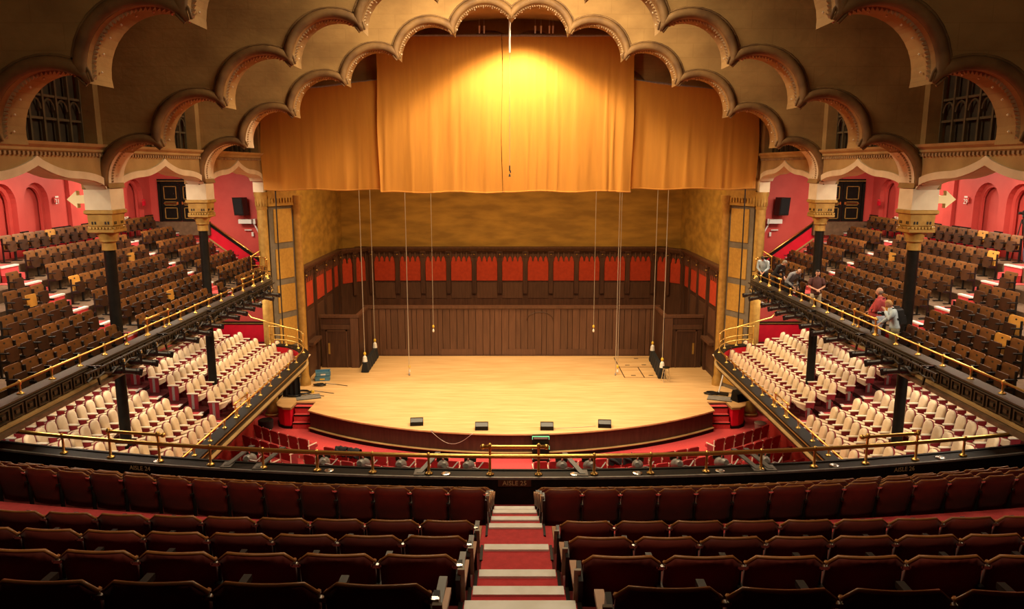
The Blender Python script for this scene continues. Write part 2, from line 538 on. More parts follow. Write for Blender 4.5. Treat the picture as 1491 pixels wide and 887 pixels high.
# lower panels of the wainscot
for i in range(-5, 6):
    MB().box(i * PITCH - 0.55, i * PITCH + 0.7, BW - 0.2, BW - 0.15, 3.6, 4.55).build('panel', 'plank', back)
MB().sweep([(-9.6, BW - 0.16), (9.6, BW - 0.16)], [(0.0, 6.5), (-0.22, 6.55), (-0.3, 6.72), (-0.3, 6.8), (0.16, 6.8), (0.16, 6.5)], 1).build('cornice', 'darkwood', back)
for sx in (-1, 1):
    # chamfered corner
    ang = -sx * R(52)
    p0, p1 = Vector((sx * 9.0, BW - 0.16)), Vector((sx * 10.35, 44.3))
    n2 = (p1 - p0).normalized()
    bb = MB()
    pth = [tuple(p0), tuple(p1)]
    bb.sweep(pth, [(0.0, 1.0), (0.0, 6.6), (0.15, 6.6), (0.15, 1.0)], -sx * -1)
    bb.build('corner_wainscot', 'darkwood', back)
    MB().sweep(pth, [(0.0, 6.5), (-0.22, 6.55), (-0.3, 6.72), (-0.3, 6.8), (0.16, 6.8), (0.16, 6.5)], sx).build('corner_cornice', 'darkwood', back)
    L = (p1 - p0).length
    for fr in (0.2, 0.68):
        c = p0 + n2 * (L * fr)
        bay_panel(back, (c.x, c.y, 0), 0.72, math.atan2(n2.y, n2.x) if sx > 0 else math.atan2(-n2.y, -n2.x))
    for fr in (0.44, 0.95):
        c = p0 + n2 * (L * fr)
        post(back, (c.x, c.y, 0), math.atan2(n2.y, n2.x) if sx > 0 else math.atan2(-n2.y, -n2.x), 0.24)
    # side walls of the stage
    side = empty(f'wall_stage_{SIDE(sx)}', (0, 0, 0), kind='structure')
    X = sx * 10.4
    MB().box(min(X, X + sx * 0.4), max(X, X + sx * 0.4), 35.9, 46.2, 0.9, 17.9).build('plaster', 'goldwall', side)
    MB().box(min(X, X - sx * 0.1), max(X, X - sx * 0.1), 35.95, 44.4, 1.0, 6.55).build('wainscot', 'darkwood', side)
    ra = -sx * PI / 2
    for yc, w in ((37.55, 1.3), (39.75, 1.55), (41.6, 1.5), (43.3, 1.1)):
        bay_panel(side, (X - sx * 0.1, yc, 0), w, ra)
    for yc in (36.6, 38.6, 40.65, 42.55, 44.1):
        post(side, (X - sx * 0.1, yc, 0), ra, 0.24, 1.0)
    for yc in (37.6, 39.63, 41.6):
        for z0, z1 in ((1.3, 2.6), (3.1, 4.45)):
            MB().box(min(X - sx * 0.14, X - sx * 0.05), max(X - sx * 0.14, X - sx * 0.05), yc - 0.7, yc + 0.7, z0, z1).build('panel', 'plank', side)
    MB().box(min(X - sx * 0.45, X), max(X - sx * 0.45, X), 36.7, 38.4, 2.75, 2.9).build('shelf', 'plank', side)
    MB().sweep([(X, 35.95), (X, 44.4)], [(-0.1, 6.5), (0.25, 6.55), (0.33, 6.72), (0.33, 6.8), (-0.2, 6.8), (-0.2, 6.5)], sx).build('cornice', 'darkwood', side)
    # wooden lobby with a door in each back corner
    lob = empty('stage_lobby', (sx * 9.2, 39.0, 1.0), label=f'dark oak lobby box with a door, {SIDE(sx)} rear corner of the stage', cat='lobby')
    x0, x1 = (-0.95, 1.05) if sx < 0 else (-1.05, 0.95)
    bb = MB()
    bb.box(x0, x1, 0.0, 0.12, 0, 2.85).box(*sorted((x1 if sx < 0 else x0, (x1 - 0.12) if sx < 0 else x0 + 0.12)), 0.0, 2.6, 0, 2.85)
    bb.build('casing', 'darkwood', lob)
    MB().box(x0 - 0.06, x1 + 0.06, -0.1, 0.14, 2.74, 2.88).box(*sorted((x1 + 0.06 if sx < 0 else x0 - 0.06, (x1 - 0.14) if sx < 0 else x0 + 0.14)), 0.14, 2.6, 2.74, 2.88).build('cornice', 'plank', lob)
    for xa in (x0, x1 - 0.36 if sx < 0 else x0):
        pass
    xin = x1 if sx < 0 else x0
    MB().box(min(xin, xin - (-sx) * 0.42), max(xin, xin - (-sx) * 0.42), -0.09, 0.0, 0, 2.72).build('pilaster', 'plank', lob)
    MB().box(x0, x1, -0.05, 0.0, 2.1, 2.35).build('rail_panel', 'plank', lob)
    dc = -0.12 if sx < 0 else 0.12
    MB().box(dc - 0.5, dc + 0.5, -0.03, 0.0, 0, 2.0).build('door_leaf', 'darkwood', lob)
    fr = MB()
    for xx in (dc - 0.56, dc + 0.5):
        fr.box(xx, xx + 0.06, -0.06, 0.0, 0, 2.06)
    fr.box(dc - 0.56, dc + 0.56, -0.06, 0.0, 2.0, 2.06)
    fr.build('door_frame', 'plank', lob)
    px = dc - 0.42 if sx < 0 else dc + 0.40
    MB().box(px - 0.05, px + 0.05, -0.045, -0.03, 0.75, 1.35).build('push_plate', 'gold', lob, label='brass push plate')

# planked platform front at the back of the stage
plat = empty('wall_stage_platform', (0, 0, 0), kind='structure')
MB().box(-8.4, 8.4, 41.62, 41.75, 1.0, 3.9).build('screen', 'darkwood', plat)
x = -8.3
i = 0
random.seed(11)
seq = [0.40, 0.40, 0.40, 0.27]
while x < 8.2:
    w = seq[i % 4]
    bb = MB()
    z0 = 1.0
    bb.box(x + 0.016, x + w - 0.016, 41.53 - random.uniform(0, 0.015), 41.64, z0, 3.72)
    bb.build('plank', 'plank', plat)
    MB().lathe([(0.006, 0), (0.022, 0.012), (0.006, 0.024)], (x, 41.5, 3.66), 6).build('stud', 'chrome', plat)
    x += w
    i += 1
MB().sweep([(-8.4, 41.5), (8.4, 41.5)], [(0.0, 3.72), (-0.05, 3.76), (-0.05, 3.92), (0.2, 3.92), (0.2, 3.72)], 1).build('top_rail', 'plank', plat)
for xa, xb in ((-7.3, -5.2), (-0.25, 1.35), (2.75, 4.3), (5.2, 7.2), (-4.0, -2.2)):
    MB().box(xa, xb, 41.5, 41.54, 1.06, 1.4).build('kick_board', 'plank', plat)
MB().box(-8.4, 8.4, 41.48, 41.6, 1.0, 1.06).build('base_strip', 'darkwood', plat)
b = MB()
arc = [(0.75 * math.cos(PI * k / 16) + 1.62, 3.05 + 0.5 * math.sin(PI * k / 16)) for k in range(17)]
for (u0, v0), (u1, v1) in zip(arc[:-1], arc[1:]):
    b.tube([(u0, 41.505, v0), (u1, 41.505, v1)], 0.018, 4)
b.build('door_arch', 'darkwood', plat)

# ---- proscenium: columns, splayed ochre panels
for sx in (-1, 1):
    c = empty('proscenium_column', (sx * 11.3, 34.1, 0), kind='structure', label=f'tall gilded column on the {SIDE(sx)} side of the stage opening', cat='column')
    MB().lathe([(0.32, 0.12), (0.34, 0.2), (0.30, 0.3), (0.27, 0.5), (0.24, 0.6), (0.22, 9.7)], (0, 0, 0), 20).build('shaft', 'gold', c, smooth=True)
    MB().lathe([(0.4, 0.0), (0.4, 0.1), (0.36, 0.14)], (0, 0, 0), 20).build('base', 'gold', c)
    MB().lathe([(0.22, 9.7), (0.25, 9.75), (0.23, 9.95), (0.27, 10.1), (0.27, 10.25), (0.31, 10.35), (0.31, 10.5)], (0, 0, 0), 20).build('capital', 'gold', c, smooth=True)
    fl = MB()
    for k in range(14):
        a = 2 * PI * k / 14
        fl.cbox((0.25 * math.cos(a), 0.25 * math.sin(a), 10.02), (0.06, 0.05, 0.3), rz=a)
    fl.build('capital_leaf', 'gold', c)
    c2 = empty('proscenium_column', (sx * 10.2, 35.75, 0), kind='structure', label=f'slim gilded inner column beside the {SIDE(sx)} stage wall', cat='column')
    MB().lathe([(0.28, 1.0), (0.28, 1.25), (0.24, 1.35), (0.205, 1.5), (0.20, 9.6), (0.23, 9.65), (0.23, 9.9), (0.28, 10.1), (0.28, 10.3)], (0, 0, 0), 18).build('shaft', 'gold', c2, smooth=True)
    # splayed wall
    sp = empty(f'wall_proscenium_{SIDE(sx)}', (0, 0, 0), kind='structure')
    p0, p1 = Vector((sx * 11.05, 34.25)), Vector((sx * 10.3, 35.7))
    d2 = (p1 - p0).normalized()
    L = (p1 - p0).length
    sd = sx            # inward normal
    nrm = Vector((-d2.y, d2.x)) * (1 if sx > 0 else -1)
    if nrm.x * sx > 0:
        nrm = -nrm
    pl = lambda u, v, t: (p0.x + d2.x * u + nrm.x * t, p0.y + d2.y * u + nrm.y * t, v)
    MB().prism([(0, 0.9), (L, 0.9), (L, 10.1), (0, 10.1)], pl, -0.2, 0.0).build('panel_frame', 'greyframe', sp)
    zs = [(8.15, 9.7), (6.45, 7.85), (4.85, 6.15), (3.2, 4.55), (1.2, 1.75)]
    for z0, z1 in zs:
        MB().prism([(0.28, z0), (L - 0.22, z0), (L - 0.22, z1), (0.28, z1)], pl, 0.0, 0.035).build('ochre_panel', 'goldpanel', sp)
    MB().prism([(0.28, 2.0), (L - 0.22, 2.0), (L - 0.22, 2.95), (0.28, 2.95)], pl, 0.0, 0.03).build('grey_panel', 'darkgrille' if sx < 0 else 'black', sp, label='dark opening panel')
    if sx > 0:
        MB().prism([(0.28, 1.95), (0.62, 1.95), (0.5, 2.95), (0.28, 2.95)], pl, 0.03, 0.06).build('window_curtain', 'tan', sp, label='pale drape in the opening')
    MB().prism([(-0.1, 9.85), (L + 0.1, 9.85), (L + 0.1, 10.55), (-0.1, 10.55)], pl, -0.1, 0.12).build('entablature', 'gold', sp)
    dn = MB()
    for k in range(9):
        u = 0.05 + (L - 0.2) * k / 8
        dn.prism([(u, 10.0), (u + 0.09, 10.0), (u + 0.09, 10.2), (u, 10.2)], pl, 0.12, 0.17)
    dn.build('dentil', 'gold', sp)
    MB().prism([(-0.1, 10.55), (L, 10.55), (L, 17.9), (-0.1, 17.9)], pl, -0.2, 0.0).build('upper_wall', 'plaster', sp)

# ---- scalloped arches of the auditorium
full = []
for seg in reversed(HALF):
    full += [(-x, z) for x, z in reversed(seg)]
for seg in HALF:
    full += list(seg)
dedup = [full[0]]
for p in full[1:]:
    if (Vector(p) - Vector(dedup[-1])).length > 1e-4:
        dedup.append(p)
FULL = dedup
topline = [(VW * (1 - 2 * k / 30), vault(VW * (1 - 2 * k / 30)) + 0.3) for k in range(31)]
OUT = FULL + [(11.6, 11.3)] + topline + [(-11.6, 11.3)]
ARCH_LABEL = ['scalloped plaster arch closest to the camera, cut off at the picture top', 'second scalloped plaster arch, springing from the large gilded capitals', 'scalloped plaster arch just before the gold curtain, whole crown visible', 'scalloped plaster arch behind the gold curtain, only its ends showing']
tooth_src = None
for fi, fy in enumerate(FRAME_Y):
    fr = empty('scalloped_arch', (0, fy + (0.35 if fi == 3 else 0), -DROP[fi]), kind='structure', label=ARCH_LABEL[fi], cat='arch')
    b = MB()
    n = len(OUT)
    tri = tessellate_polygon([[Vector((p[0], p[1], 0)) for p in OUT]])
    cl = lambda z: max(z, 11.03 + DROP[fi])
    vs = [(p[0], 0, cl(p[1])) for p in OUT] + [(p[0], 0.85, cl(p[1])) for p in OUT]
    fs = [tuple(t) for t in tri] + [tuple(i + n for i in reversed(t)) for t in tri]
    k = len(FULL)
    fs += [(i, i + 1, i + 1 + n, i + n) for i in range(k - 1)]
    b.add(vs, fs)
    b.build('face', 'archplaster', fr)
    for si, seg in enumerate(HALF):
        for sx in (-1, 1):
            cx = sum(p[0] for p in seg) / len(seg)
            cz = (seg[0][1] + seg[-1][1]) / 2
            roll, line, teeth, bulbs = MB(), MB(), MB(), MB()
            pr, prr, plo = [], [], []
            near = [Vector(p) for q in (si - 1, si + 1) if 0 <= q < 6 for p in HALF[q]]
            if si == 0:
                near += [Vector((-p[0], p[1])) for p in HALF[0]]
            if si == 5:
                near += [Vector((11.8, 11.0 + 0.1 * q)) for q in range(20)]
            for (px_, pz_) in seg:
                if si == 5 and pz_ < 11.12 + DROP[fi]:
                    continue
                d = Vector((px_ - cx, pz_ - cz))
                d.normalize()
                w = min((Vector((px_, pz_)) - q).length for q in near)
                r_ = min(0.125, 0.02 + 0.42 * w)
                pr.append((sx * (px_ + d.x * r_), -0.02, pz_ + d.y * r_))
                prr.append(r_)
                plo.append((sx * (px_ + d.x * (2 * r_ + 0.03)), -0.005, pz_ + d.y * (2 * r_ + 0.03)))
            roll.tube(pr, prr, 8)
            roll.build('roll_moulding', 'roll', fr, smooth='all')
            line.tube(plo, 0.03, 5)
            line.build('outer_bead', 'roll', fr, smooth='all')
            # row of teeth under the roll, and small lamps
            m = len(seg)
            acc = 0.0
            pts = [Vector(seg[0])]
            for p, q in zip(seg[:-1], seg[1:]):
                pts += [(Vector(p) + Vector(q)) / 2, Vector(q)]
            m = len(pts)
            for i in range(1, m - 2):
                a, bb = pts[i], pts[i + 1]
                mid = (a + bb) / 2
                if mid.y < 11.15 + DROP[fi]:
                    continue
                d = Vector((mid.x - cx, mid.y - cz)).normalized()
                t = (bb - a) * 0.46
                base0, base1 = mid - t, mid + t
                tip = mid - d * 0.075
                v = [(sx * base0.x, 0.16, base0.y), (sx * base1.x, 0.16, base1.y), (sx * tip.x, 0.20, tip.y), (sx * base0.x, 0.28, base0.y), (sx * base1.x, 0.28, base1.y)]
                teeth.add(v, [(0, 1, 2), (1, 4, 2), (4, 3, 2), (3, 0, 2)])
                if i % 4 == 1:
                    bulbs.lathe([(0.008, -0.02), (0.028, 0), (0.008, 0.024)], (sx * (mid.x - d.x * 0.05), 0.42, mid.y - d.y * 0.05), 5)
            lin = []
            if fi in (1, 2) and si == 5:
                lin = [q for q in seg if (fi == 2 and sx < 0) or q[1] < 12.2]
                lin = [q for q in lin if q[0] > 9.9 and q[1] > 11.04 + DROP[fi]] if not (fi == 2 and sx < 0) else [q for q in lin if q[1] > 11.04]
            elif fi == 2 and sx < 0 and si == 4:
                lin = seg[10:]
            if len(lin) > 1:
                lm = MB()
                lv = []
                for (px_, pz_) in lin:
                    d = Vector((px_ - cx, pz_ - cz)).normalized()
                    lv += [(sx * (px_ - d.x * 0.015), 0.02, pz_ - d.y * 0.015), (sx * (px_ - d.x * 0.015), 0.84, pz_ - d.y * 0.015)]
                lm.add(lv, [(2 * q, 2 * q + 1, 2 * q + 3, 2 * q + 2) for q in range(len(lin) - 1)])
                lm.build('leg_lining', 'cream', fr)
            tt = teeth.build('tooth_band', 'dentil', fr, kind='stuff')
            bulbs.build('lamp_row', 'bulb', fr, kind='stuff')

# vault over everything
b = MB()
NX = 36
ys = (-4.0, 14.5, 21.0, 27.5, 46.3)
vs, fs = [], []
for y in ys:
    for i in range(NX + 1):
        xx = VW * (-1 + 2 * i / NX)
        vs.append((xx, y, vault(xx)))
for j in range(len(ys) - 1):
    for i in range(NX):
        fs.append((j * (NX + 1) + i, j * (NX + 1) + i + 1, (j + 1) * (NX + 1) + i + 1, (j + 1) * (NX + 1) + i))
b.add(vs, fs)
b.build('ceiling', 'plaster', kind='structure', smooth='all')
# little grey duct boxes with lamps above the curtain
# ---- upper side walls with grille windows, arcade beams
WIN = 0
for sx in (-1, 1):
    wall = empty(f'wall_upper_{SIDE(sx)}', (0, 0, 0), kind='structure')

    def flat(u, v, t, sx=sx):
        return (sx * (WX + t), u, v)
    bays = [(-4.0, PIER_Y[0], None), (PIER_Y[0], PIER_Y[1], (15.5, 20.45, 12.3, 14.75)), (PIER_Y[1], PIER_Y[2], (22.2, 26.9, 12.3, 14.6)), (PIER_Y[2], PIER_Y[3], (28.6, 33.4, 12.3, 14.6))]
    for y0, y1, op in bays:
        if op is None:
            MB().prism([(y0, 12.1), (y1, 12.1), (y1, 15.6), (y0, 15.6)], flat, 0, 0.3).build('plaster', 'plaster', wall)
            continue
        a0, a1, z0, z1 = op
        am = (a0 + a1) / 2
        ar = [(am + (a1 - a0) / 2 * math.cos(PI * k / 14), z1 - 0.4 + 0.55 * math.sin(PI * k / 14)) for k in range(15)]
        out = [(y0, 12.1), (a0, 12.1), (a0, z1 - 0.4)] + list(reversed(ar))[1:-1] + [(a1, z1 - 0.4), (a1, 12.1), (y1, 12.1), (y1, 15.6), (y0, 15.6)]
        MB().prism(out, flat, 0, 0.5).build('plaster', 'plaster', wall)
        WIN += 1
        w = empty(f'window_{WIN}', (0, 0, 0), kind='structure')
        MB().prism([(a0 - 0.1, 12.1), (a1 + 0.1, 12.1), (a1 + 0.1, z1 + 0.3), (a0 - 0.1, z1 + 0.3)], flat, 0.5, 0.56).build('dark_backing', 'darkgrille', w)
        nb = 9
        for k in range(nb + 1):
            yy = a0 + (a1 - a0) * k / nb
            MB().prism([(yy - 0.035, 12.0), (yy + 0.035, 12.0), (yy + 0.035, z1 - 0.4 + 0.5 * math.sin(PI * k / nb)), (yy - 0.035, z1 - 0.4 + 0.5 * math.sin(PI * k / nb))], flat, 0.34, 0.42).build('mullion', 'darkgrille2', w)
        for zz in (12.75, 13.3):
            MB().prism([(a0, zz), (a1, zz), (a1, zz + 0.06), (a0, zz + 0.06)], flat, 0.36, 0.42).build('bar', 'darkgrille2', w)
        tr = MB()
        for k in range(nb):
            yc = a0 + (a1 - a0) * (k + 0.5) / nb
            ar2 = [(yc + 0.22 * math.cos(PI * q / 6), 13.0 + 0.26 * math.sin(PI * q / 6)) for q in range(7)]
            for (u0, v0), (u1, v1) in zip(ar2[:-1], ar2[1:]):
                tr.tube([flat(u0, v0, 0.38), flat(u1, v1, 0.38)], 0.025, 4)
        tr.build('tracery', 'darkgrille2', w)
    # beams with ogee openings
    for bi, (ya, yb) in enumerate(((7.95, PIER_Y[0]), (PIER_Y[0], PIER_Y[1]), (PIER_Y[1], PIER_Y[2]), (PIER_Y[2], PIER_Y[3]))):
        bm_ = empty('arcade_beam', (0, 0, 0), kind='structure', label=f'tan beam with pointed ogee opening, {ordinal(bi + 1)} bay of the {SIDE(sx)} arcade', cat='beam')
        yc, hw = (ya + yb) / 2, (yb - ya) / 2 - 0.37

        def og(s):                       # s 0 at the springing, 1 at the point
            return 0.50 * math.sqrt(max(0, 1 - (1 - s / 0.6) ** 2)) if s < 0.5 else 0.493 + 0.507 * ((s - 0.5) / 0.5) ** 1.7
        half_o = [(yc - hw + hw * k / 20, 11.0 + 0.64 * og(k / 20)) for k in range(21)]
        ogee = half_o + [(2 * yc - y, z) for y, z in reversed(half_o[:-1])]
        fl = lambda u, v, t: (sx * (11.1 + t), u, v)
        MB().prism([(ya, 11.0)] + ogee + [(yb, 11.0), (yb, 12.05), (ya, 12.05)], fl, 0, 0.5).build('web', 'tan', bm_)
        # raised band round the opening
        off = []
        mid_i = len(ogee) // 2
        for k, (y, z) in enumerate(ogee):
            y0_, z0_ = ogee[max(0, k - 1)]
            y1_, z1_ = ogee[min(len(ogee) - 1, k + 1)]
            d = Vector((y1_ - y0_, z1_ - z0_)).normalized()
            off.append((y - d.y * 0.19 * (0 if k in (0, len(ogee) - 1) else 1), min(11.93, z + d.x * 0.19 + (0.04 if k == mid_i else 0))))
        MB().prism(ogee + list(reversed(off)), fl, -0.05, 0.3).build('archivolt', 'cream', bm_)
        MB().prism([(y, z - 0.012) for y, z in ogee] + [(y, z + 0.02) for y, z in reversed(ogee)], fl, 0.0, 0.52).build('soffit', 'cream', bm_)
        MB().sweep([(sx * 11.1, ya + 0.02), (sx * 11.1, yb - 0.02)], [(0.0, 11.95), (0.06, 12.0), (0.06, 12.06), (0.16, 12.13), (0.2, 12.2), (-0.75, 12.2), (-0.75, 11.95)], sx).build('cornice', 'tan', bm_)
        dn = MB()
        y = ya + 0.5
        while y < yb - 0.4:
            dn.box(min(sx * 11.1, sx * 11.03), max(sx * 11.1, sx * 11.03), y, y + 0.08, 11.88, 11.96)
            y += 0.16
        dn.build('dentil_row', 'dentil', bm_, kind='stuff')
    # piers
    for pi_, py in enumerate(PIER_Y[:3]):
        p = empty('arcade_pier', (sx * 11.35, py, 0), kind='structure', label=f"{('black column with gilded capital standing closest to the camera', 'black column with large gilded capital and arrow sign', 'black column with gilded capital between door and speaker')[pi_]}, {SIDE(sx)} balcony", cat='column')
        MB().lathe([(0.2, 6.34), (0.2, 6.5), (0.16, 6.6), (0.155, 9.35)], (0, 0, 0), 16).build('shaft', 'black', p, smooth=True)
        MB().lathe([(0.19, 9.3), (0.18, 9.5), (0.23, 9.55), (0.22, 9.62), (0.3, 9.78), (0.3, 9.8)], (0, 0, 0), 16).build('neck', 'gold', p, smooth=True)
        MB().lathe([(0.26, 9.78), (0.36, 9.82), (0.36, 9.9), (0.3, 9.92), (0.3, 9.98), (0.33, 10.0), (0.34, 10.3), (0.40, 10.34), (0.40, 10.42), (0.36, 10.44)], (0, 0, 0), sq=True).build('capital', 'gold', p)
        nt_ = MB()
        for a in range(4):
            mt = Matrix.Rotation(a * PI / 2, 4, 'Z')
            for u in (-0.22, -0.14, 0.14, 0.22):
                nt_.box(u - 0.02, u + 0.02, -0.345, -0.32, 10.04, 10.12, mt)
        nt_.build('slot', 'iron', p)
        d2 = MB()
        for a in range(4):
            mt = Matrix.Rotation(a * PI / 2, 4, 'Z')
            for u in range(-3, 4):
                d2.box(u * 0.09 - 0.03, u * 0.09 + 0.03, -0.38, -0.3, 9.91, 9.97, mt)
        d2.build('bead', 'gold', p)
        MB().box(-0.36, 0.36, -0.37, 0.37, 10.44, 11.02).build('block', 'cream', p)
        MB().box(-0.05 if sx > 0 else -0.4, 0.4 if sx > 0 else 0.05, -0.37, 0.37, 11.0, 12.2).build('springer', 'plaster', p)
        # post carrying the balcony below
        q = empty('balcony_post', (sx * 11.4, py, 0), kind='structure', label=f"black post with a gilt cap under the {SIDE(sx)} balcony, {('closest to the camera', 'middle of the row', 'toward the stage')[pi_]}", cat='post')
        MB().lathe([(0.19, 2.9), (0.19, 3.05), (0.155, 3.15), (0.15, 5.75)], (0, 0, 0), 14).build('shaft', 'black', q, smooth=True)
        MB().lathe([(0.16, 5.75), (0.17, 5.9), (0.21, 5.95), (0.21, 6.2)], (0, 0, 0), 14).build('cap', 'gold', q, smooth=True)
    MB().box(sx * 11.33 - 0.23, sx * 11.33 + 0.23, 33.87, 34.33, 10.5, 11.02).build('pier_block', 'cream', kind='structure', label=f'cream block on the {SIDE(sx)} stage column', cat='block')

# ---- upper side balconies
ROWS_U = 7
LU = [11.2 + 0.9 * k for k in range(ROWS_U)]                      # seat-back line of row 1 (at the rail) .. 7 (at the wall)
HU = [4.41, 4.09, 3.81, 3.43, 3.09, 2.72, 2.24]
ZU = [EYE - h - 0.85 for h in HU]
UX = 17.2
UEND = 36.0


def aisle_u(k, lat):
    return (21.6, 29.5)[k] + 0.38 * (lat - 11.6)


for sx in (-1, 1):
    S = SIDE(sx)
    tier = empty(f'floor_balcony_{S}', (0, 0, 0), kind='structure')
    xs = [10.15] + [l + 0.2 for l in LU[:-1]] + [UX]
    for k in range(ROWS_U):
        xa, xb = sorted((sx * xs[k], sx * xs[k + 1]))
        MB().box(xa, xb, 12.0, 31.4 if k == 0 else UEND, 6.25 if k == 0 else ZU[k] - 0.5, ZU[k]).build('platform', 'concrete', tier)
    MB().prism([(sx * 10.5, 8.0), (sx * 10.5, 31.4)] + [(sx * (11.6 - 1.1 * math.cos(PI / 2 * q / 8)), 31.4 + 1.6 * math.sin(PI / 2 * q / 8)) for q in range(1, 9)] + [(sx * 11.6, UEND), (sx * UX, UEND), (sx * UX, 8.0)], lambda u, v, t: (u, v, t), 6.22, 6.3).build('soffit', 'tan', tier)
    MB().prism([(sx * 10.4, 31.3)] + [(sx * (11.5 - 1.1 * math.cos(PI / 2 * q / 8)), 31.4 + 1.6 * math.sin(PI / 2 * q / 8)) for q in range(0, 9)] + [(sx * 12.0, UEND), (sx * 12.0, 31.3)], lambda u, v, t: (u, v, t), 6.26, ZU[0]).build('end_platform', 'carpet', tier)
    # carpeted aisle steps with white edges
    for k in range(ROWS_U):
        for ai in range(3):
            yc = aisle_u(ai, LU[k]) if ai < 2 else 35.35
            if ai == 2 and k == 0:
                continue
            hw = 0.42
            xa, xb = xs[k] + 0.02, xs[k + 1]
            bb = MB()
            bb.box(*sorted((sx * xa, sx * xb)), yc - hw, yc + hw, ZU[k] - 0.02, ZU[k] + 0.015)
            st_ = bb.build('carpet_tread', 'carpet', tier)
            if k:
                bb = MB().box(*sorted((sx * (xa - 0.05), sx * (xa + 0.05))), yc - hw, yc + hw, ZU[k - 1], ZU[k] + 0.012)
                bb.build('carpet_riser', 'carpet', tier)
                MB().box(*sorted((sx * (xa - 0.07), sx * (xa + 0.07))), yc - hw - 0.01, yc + hw + 0.01, ZU[k] - 0.02, ZU[k] + 0.03).build('step_edge', 'nosing', st_)
                # half step
                zz = (ZU[k - 1] + ZU[k]) / 2
                MB().box(*sorted((sx * (xa - 0.24), sx * xa)), yc - hw, yc + hw, ZU[k - 1], zz).build('half_step', 'carpet', tier)
    # back wall with arched niches
    bw = empty(f'wall_balcony_{S}', (0, 0, 0), kind='structure')
    zb = ZU[-1]
    niches = [16.2, 18.1, 20.0, 21.9, 23.65, 25.5, 27.35, 31.6, 34.55]
    out = [(13.0, zb - 0.3)]
    nw, ntop = 0.72, 11.05
    for c in niches:
        out += [(c - nw, zb - 0.3), (c - nw, ntop - nw)]
        out += [(c - nw * math.cos(PI * q / 12), ntop - nw + nw * math.sin(PI * q / 12)) for q in range(1, 12)]
        out += [(c + nw, ntop - nw), (c + nw, zb - 0.3)]
    out += [(UEND, zb - 0.3), (UEND, 12.6), (13.0, 12.6)]
    fl = lambda u, v, t: (sx * (UX + t), u, v)
    MB().prism(out, fl, 0, 0.4).build('plaster', 'redwall', bw)
    for c in niches:
        MB().prism([(c - nw - 0.05, zb - 0.3), (c + nw + 0.05, zb - 0.3), (c + nw + 0.05, ntop + 0.1), (c - nw - 0.05, ntop + 0.1)], fl, 0.4, 0.46).build('niche_back', 'redwall', bw)
        # inner rebate of the niche
        n2, t2 = nw - 0.16, ntop - 0.16
        o2 = [(c - nw, zb - 0.3), (c - n2, zb - 0.3), (c - n2, t2 - n2)] + [(c - n2 * math.cos(PI * q / 12), t2 - n2 + n2 * math.sin(PI * q / 12)) for q in range(1, 12)] + [(c + n2, t2 - n2), (c + n2, zb - 0.3), (c + nw, zb - 0.3), (c + nw, ntop - nw)] + [(c + nw * math.cos(PI * q / 12), ntop - nw + nw * math.sin(PI * q / 12)) for q in range(1, 12)] + [(c - nw, ntop - nw)]
        MB().prism(o2, fl, 0.2, 0.3).build('niche_rebate', 'redwall', bw)
    MB().prism([(29.2, zb), (29.75, zb), (29.75, 12.5), (29.2, 12.5)], fl, -0.14, 0).build('pilaster', 'redwall', bw)
    prev = 13.0
    for c in niches + [UEND + nw]:
        if c - nw - prev > 0.1:
            MB().prism([(prev, zb - 0.1), (c - nw, zb - 0.1), (c - nw, zb + 0.72), (prev, zb + 0.72)], fl, -0.03, 0).build('dado', 'dado', bw)
            MB().prism([(prev, zb + 0.72), (c - nw, zb + 0.72), (c - nw, zb + 0.86), (prev, zb + 0.86)], fl, -0.06, 0).build('dado_rail', 'black', bw)
            MB().prism([(prev, zb + 0.775), (c - nw, zb + 0.775), (c - nw, zb + 0.805), (prev, zb + 0.805)], fl, -0.075, 0).build('gold_line', 'gold', bw)
        prev = c + nw
    # end wall with the slanting dado
    ew = empty(f'wall_balcony_end_{S}', (0, 0, 0), kind='structure')
    MB().box(*sorted((sx * 10.9, sx * (UX + 0.5))), UEND, UEND + 0.3, 2.0, 12.6).build('plaster', 'redwall', ew)
    fe = lambda u, v, t: (sx * u, UEND - t, v)
    xA, xB = 11.15, 14.52
    zA, zB = EYE - 5.25, EYE - 2.72
    MB().prism([(xA, zA - 0.62), (xB, zB - 0.62), (xB, zB), (xA, zA)], fe, 0.0, 0.05).build('dado', 'dado', ew)
    MB().prism([(xA, zA), (xB, zB), (xB, zB + 0.15), (xA, zA + 0.15)], fe, 0.0, 0.09).build('dado_rail', 'black', ew)
    MB().tube([(sx * (xA - 0.2), UEND - 0.16, zA + 0.12), (sx * xB, UEND - 0.16, zB + 0.2)], 0.035, 8).build('handrail', 'brass', ew, smooth='all')
    MB().prism([(xA, zA - 0.7), (xB, zB - 0.7), (xB, zB - 0.62), (xA, zA - 0.62)], fe, 0.0, 0.08).build('base_moulding', 'tan', ew)
    MB().box(*sorted((sx * 11.6, sx * (UX + 0.4))), 12.0, UEND + 0.2, 12.06, 12.1).build('ceiling_balcony', 'cream', kind='structure')

    # balcony front
    fr = empty('balcony_front', (0, 0, 0), kind='structure', label=f'black iron front of the {S} upper balcony with coffered panels', cat='balcony front')
    pth = [(sx * 10.3, 11.0), (sx * 10.3, 31.4)]
    for q in range(1, 9):
        a = PI / 2 * q / 8
        pth.append((sx * (11.5 - 1.2 * math.cos(a)), 31.4 + 1.75 * math.sin(a)))
    sd = sx                      # left of a path running to +y is -x
    MB().sweep(pth, [(0.05, 6.82), (0.05, 6.86), (-0.30, 6.86), (-0.30, 6.80)], sd).build('ledge', 'bronze', fr)
    MB().sweep(pth, [(0.0, 6.83), (-0.03, 6.42), (-0.12, 6.42), (-0.12, 6.83)], sd).build('fascia', 'bronze', fr)
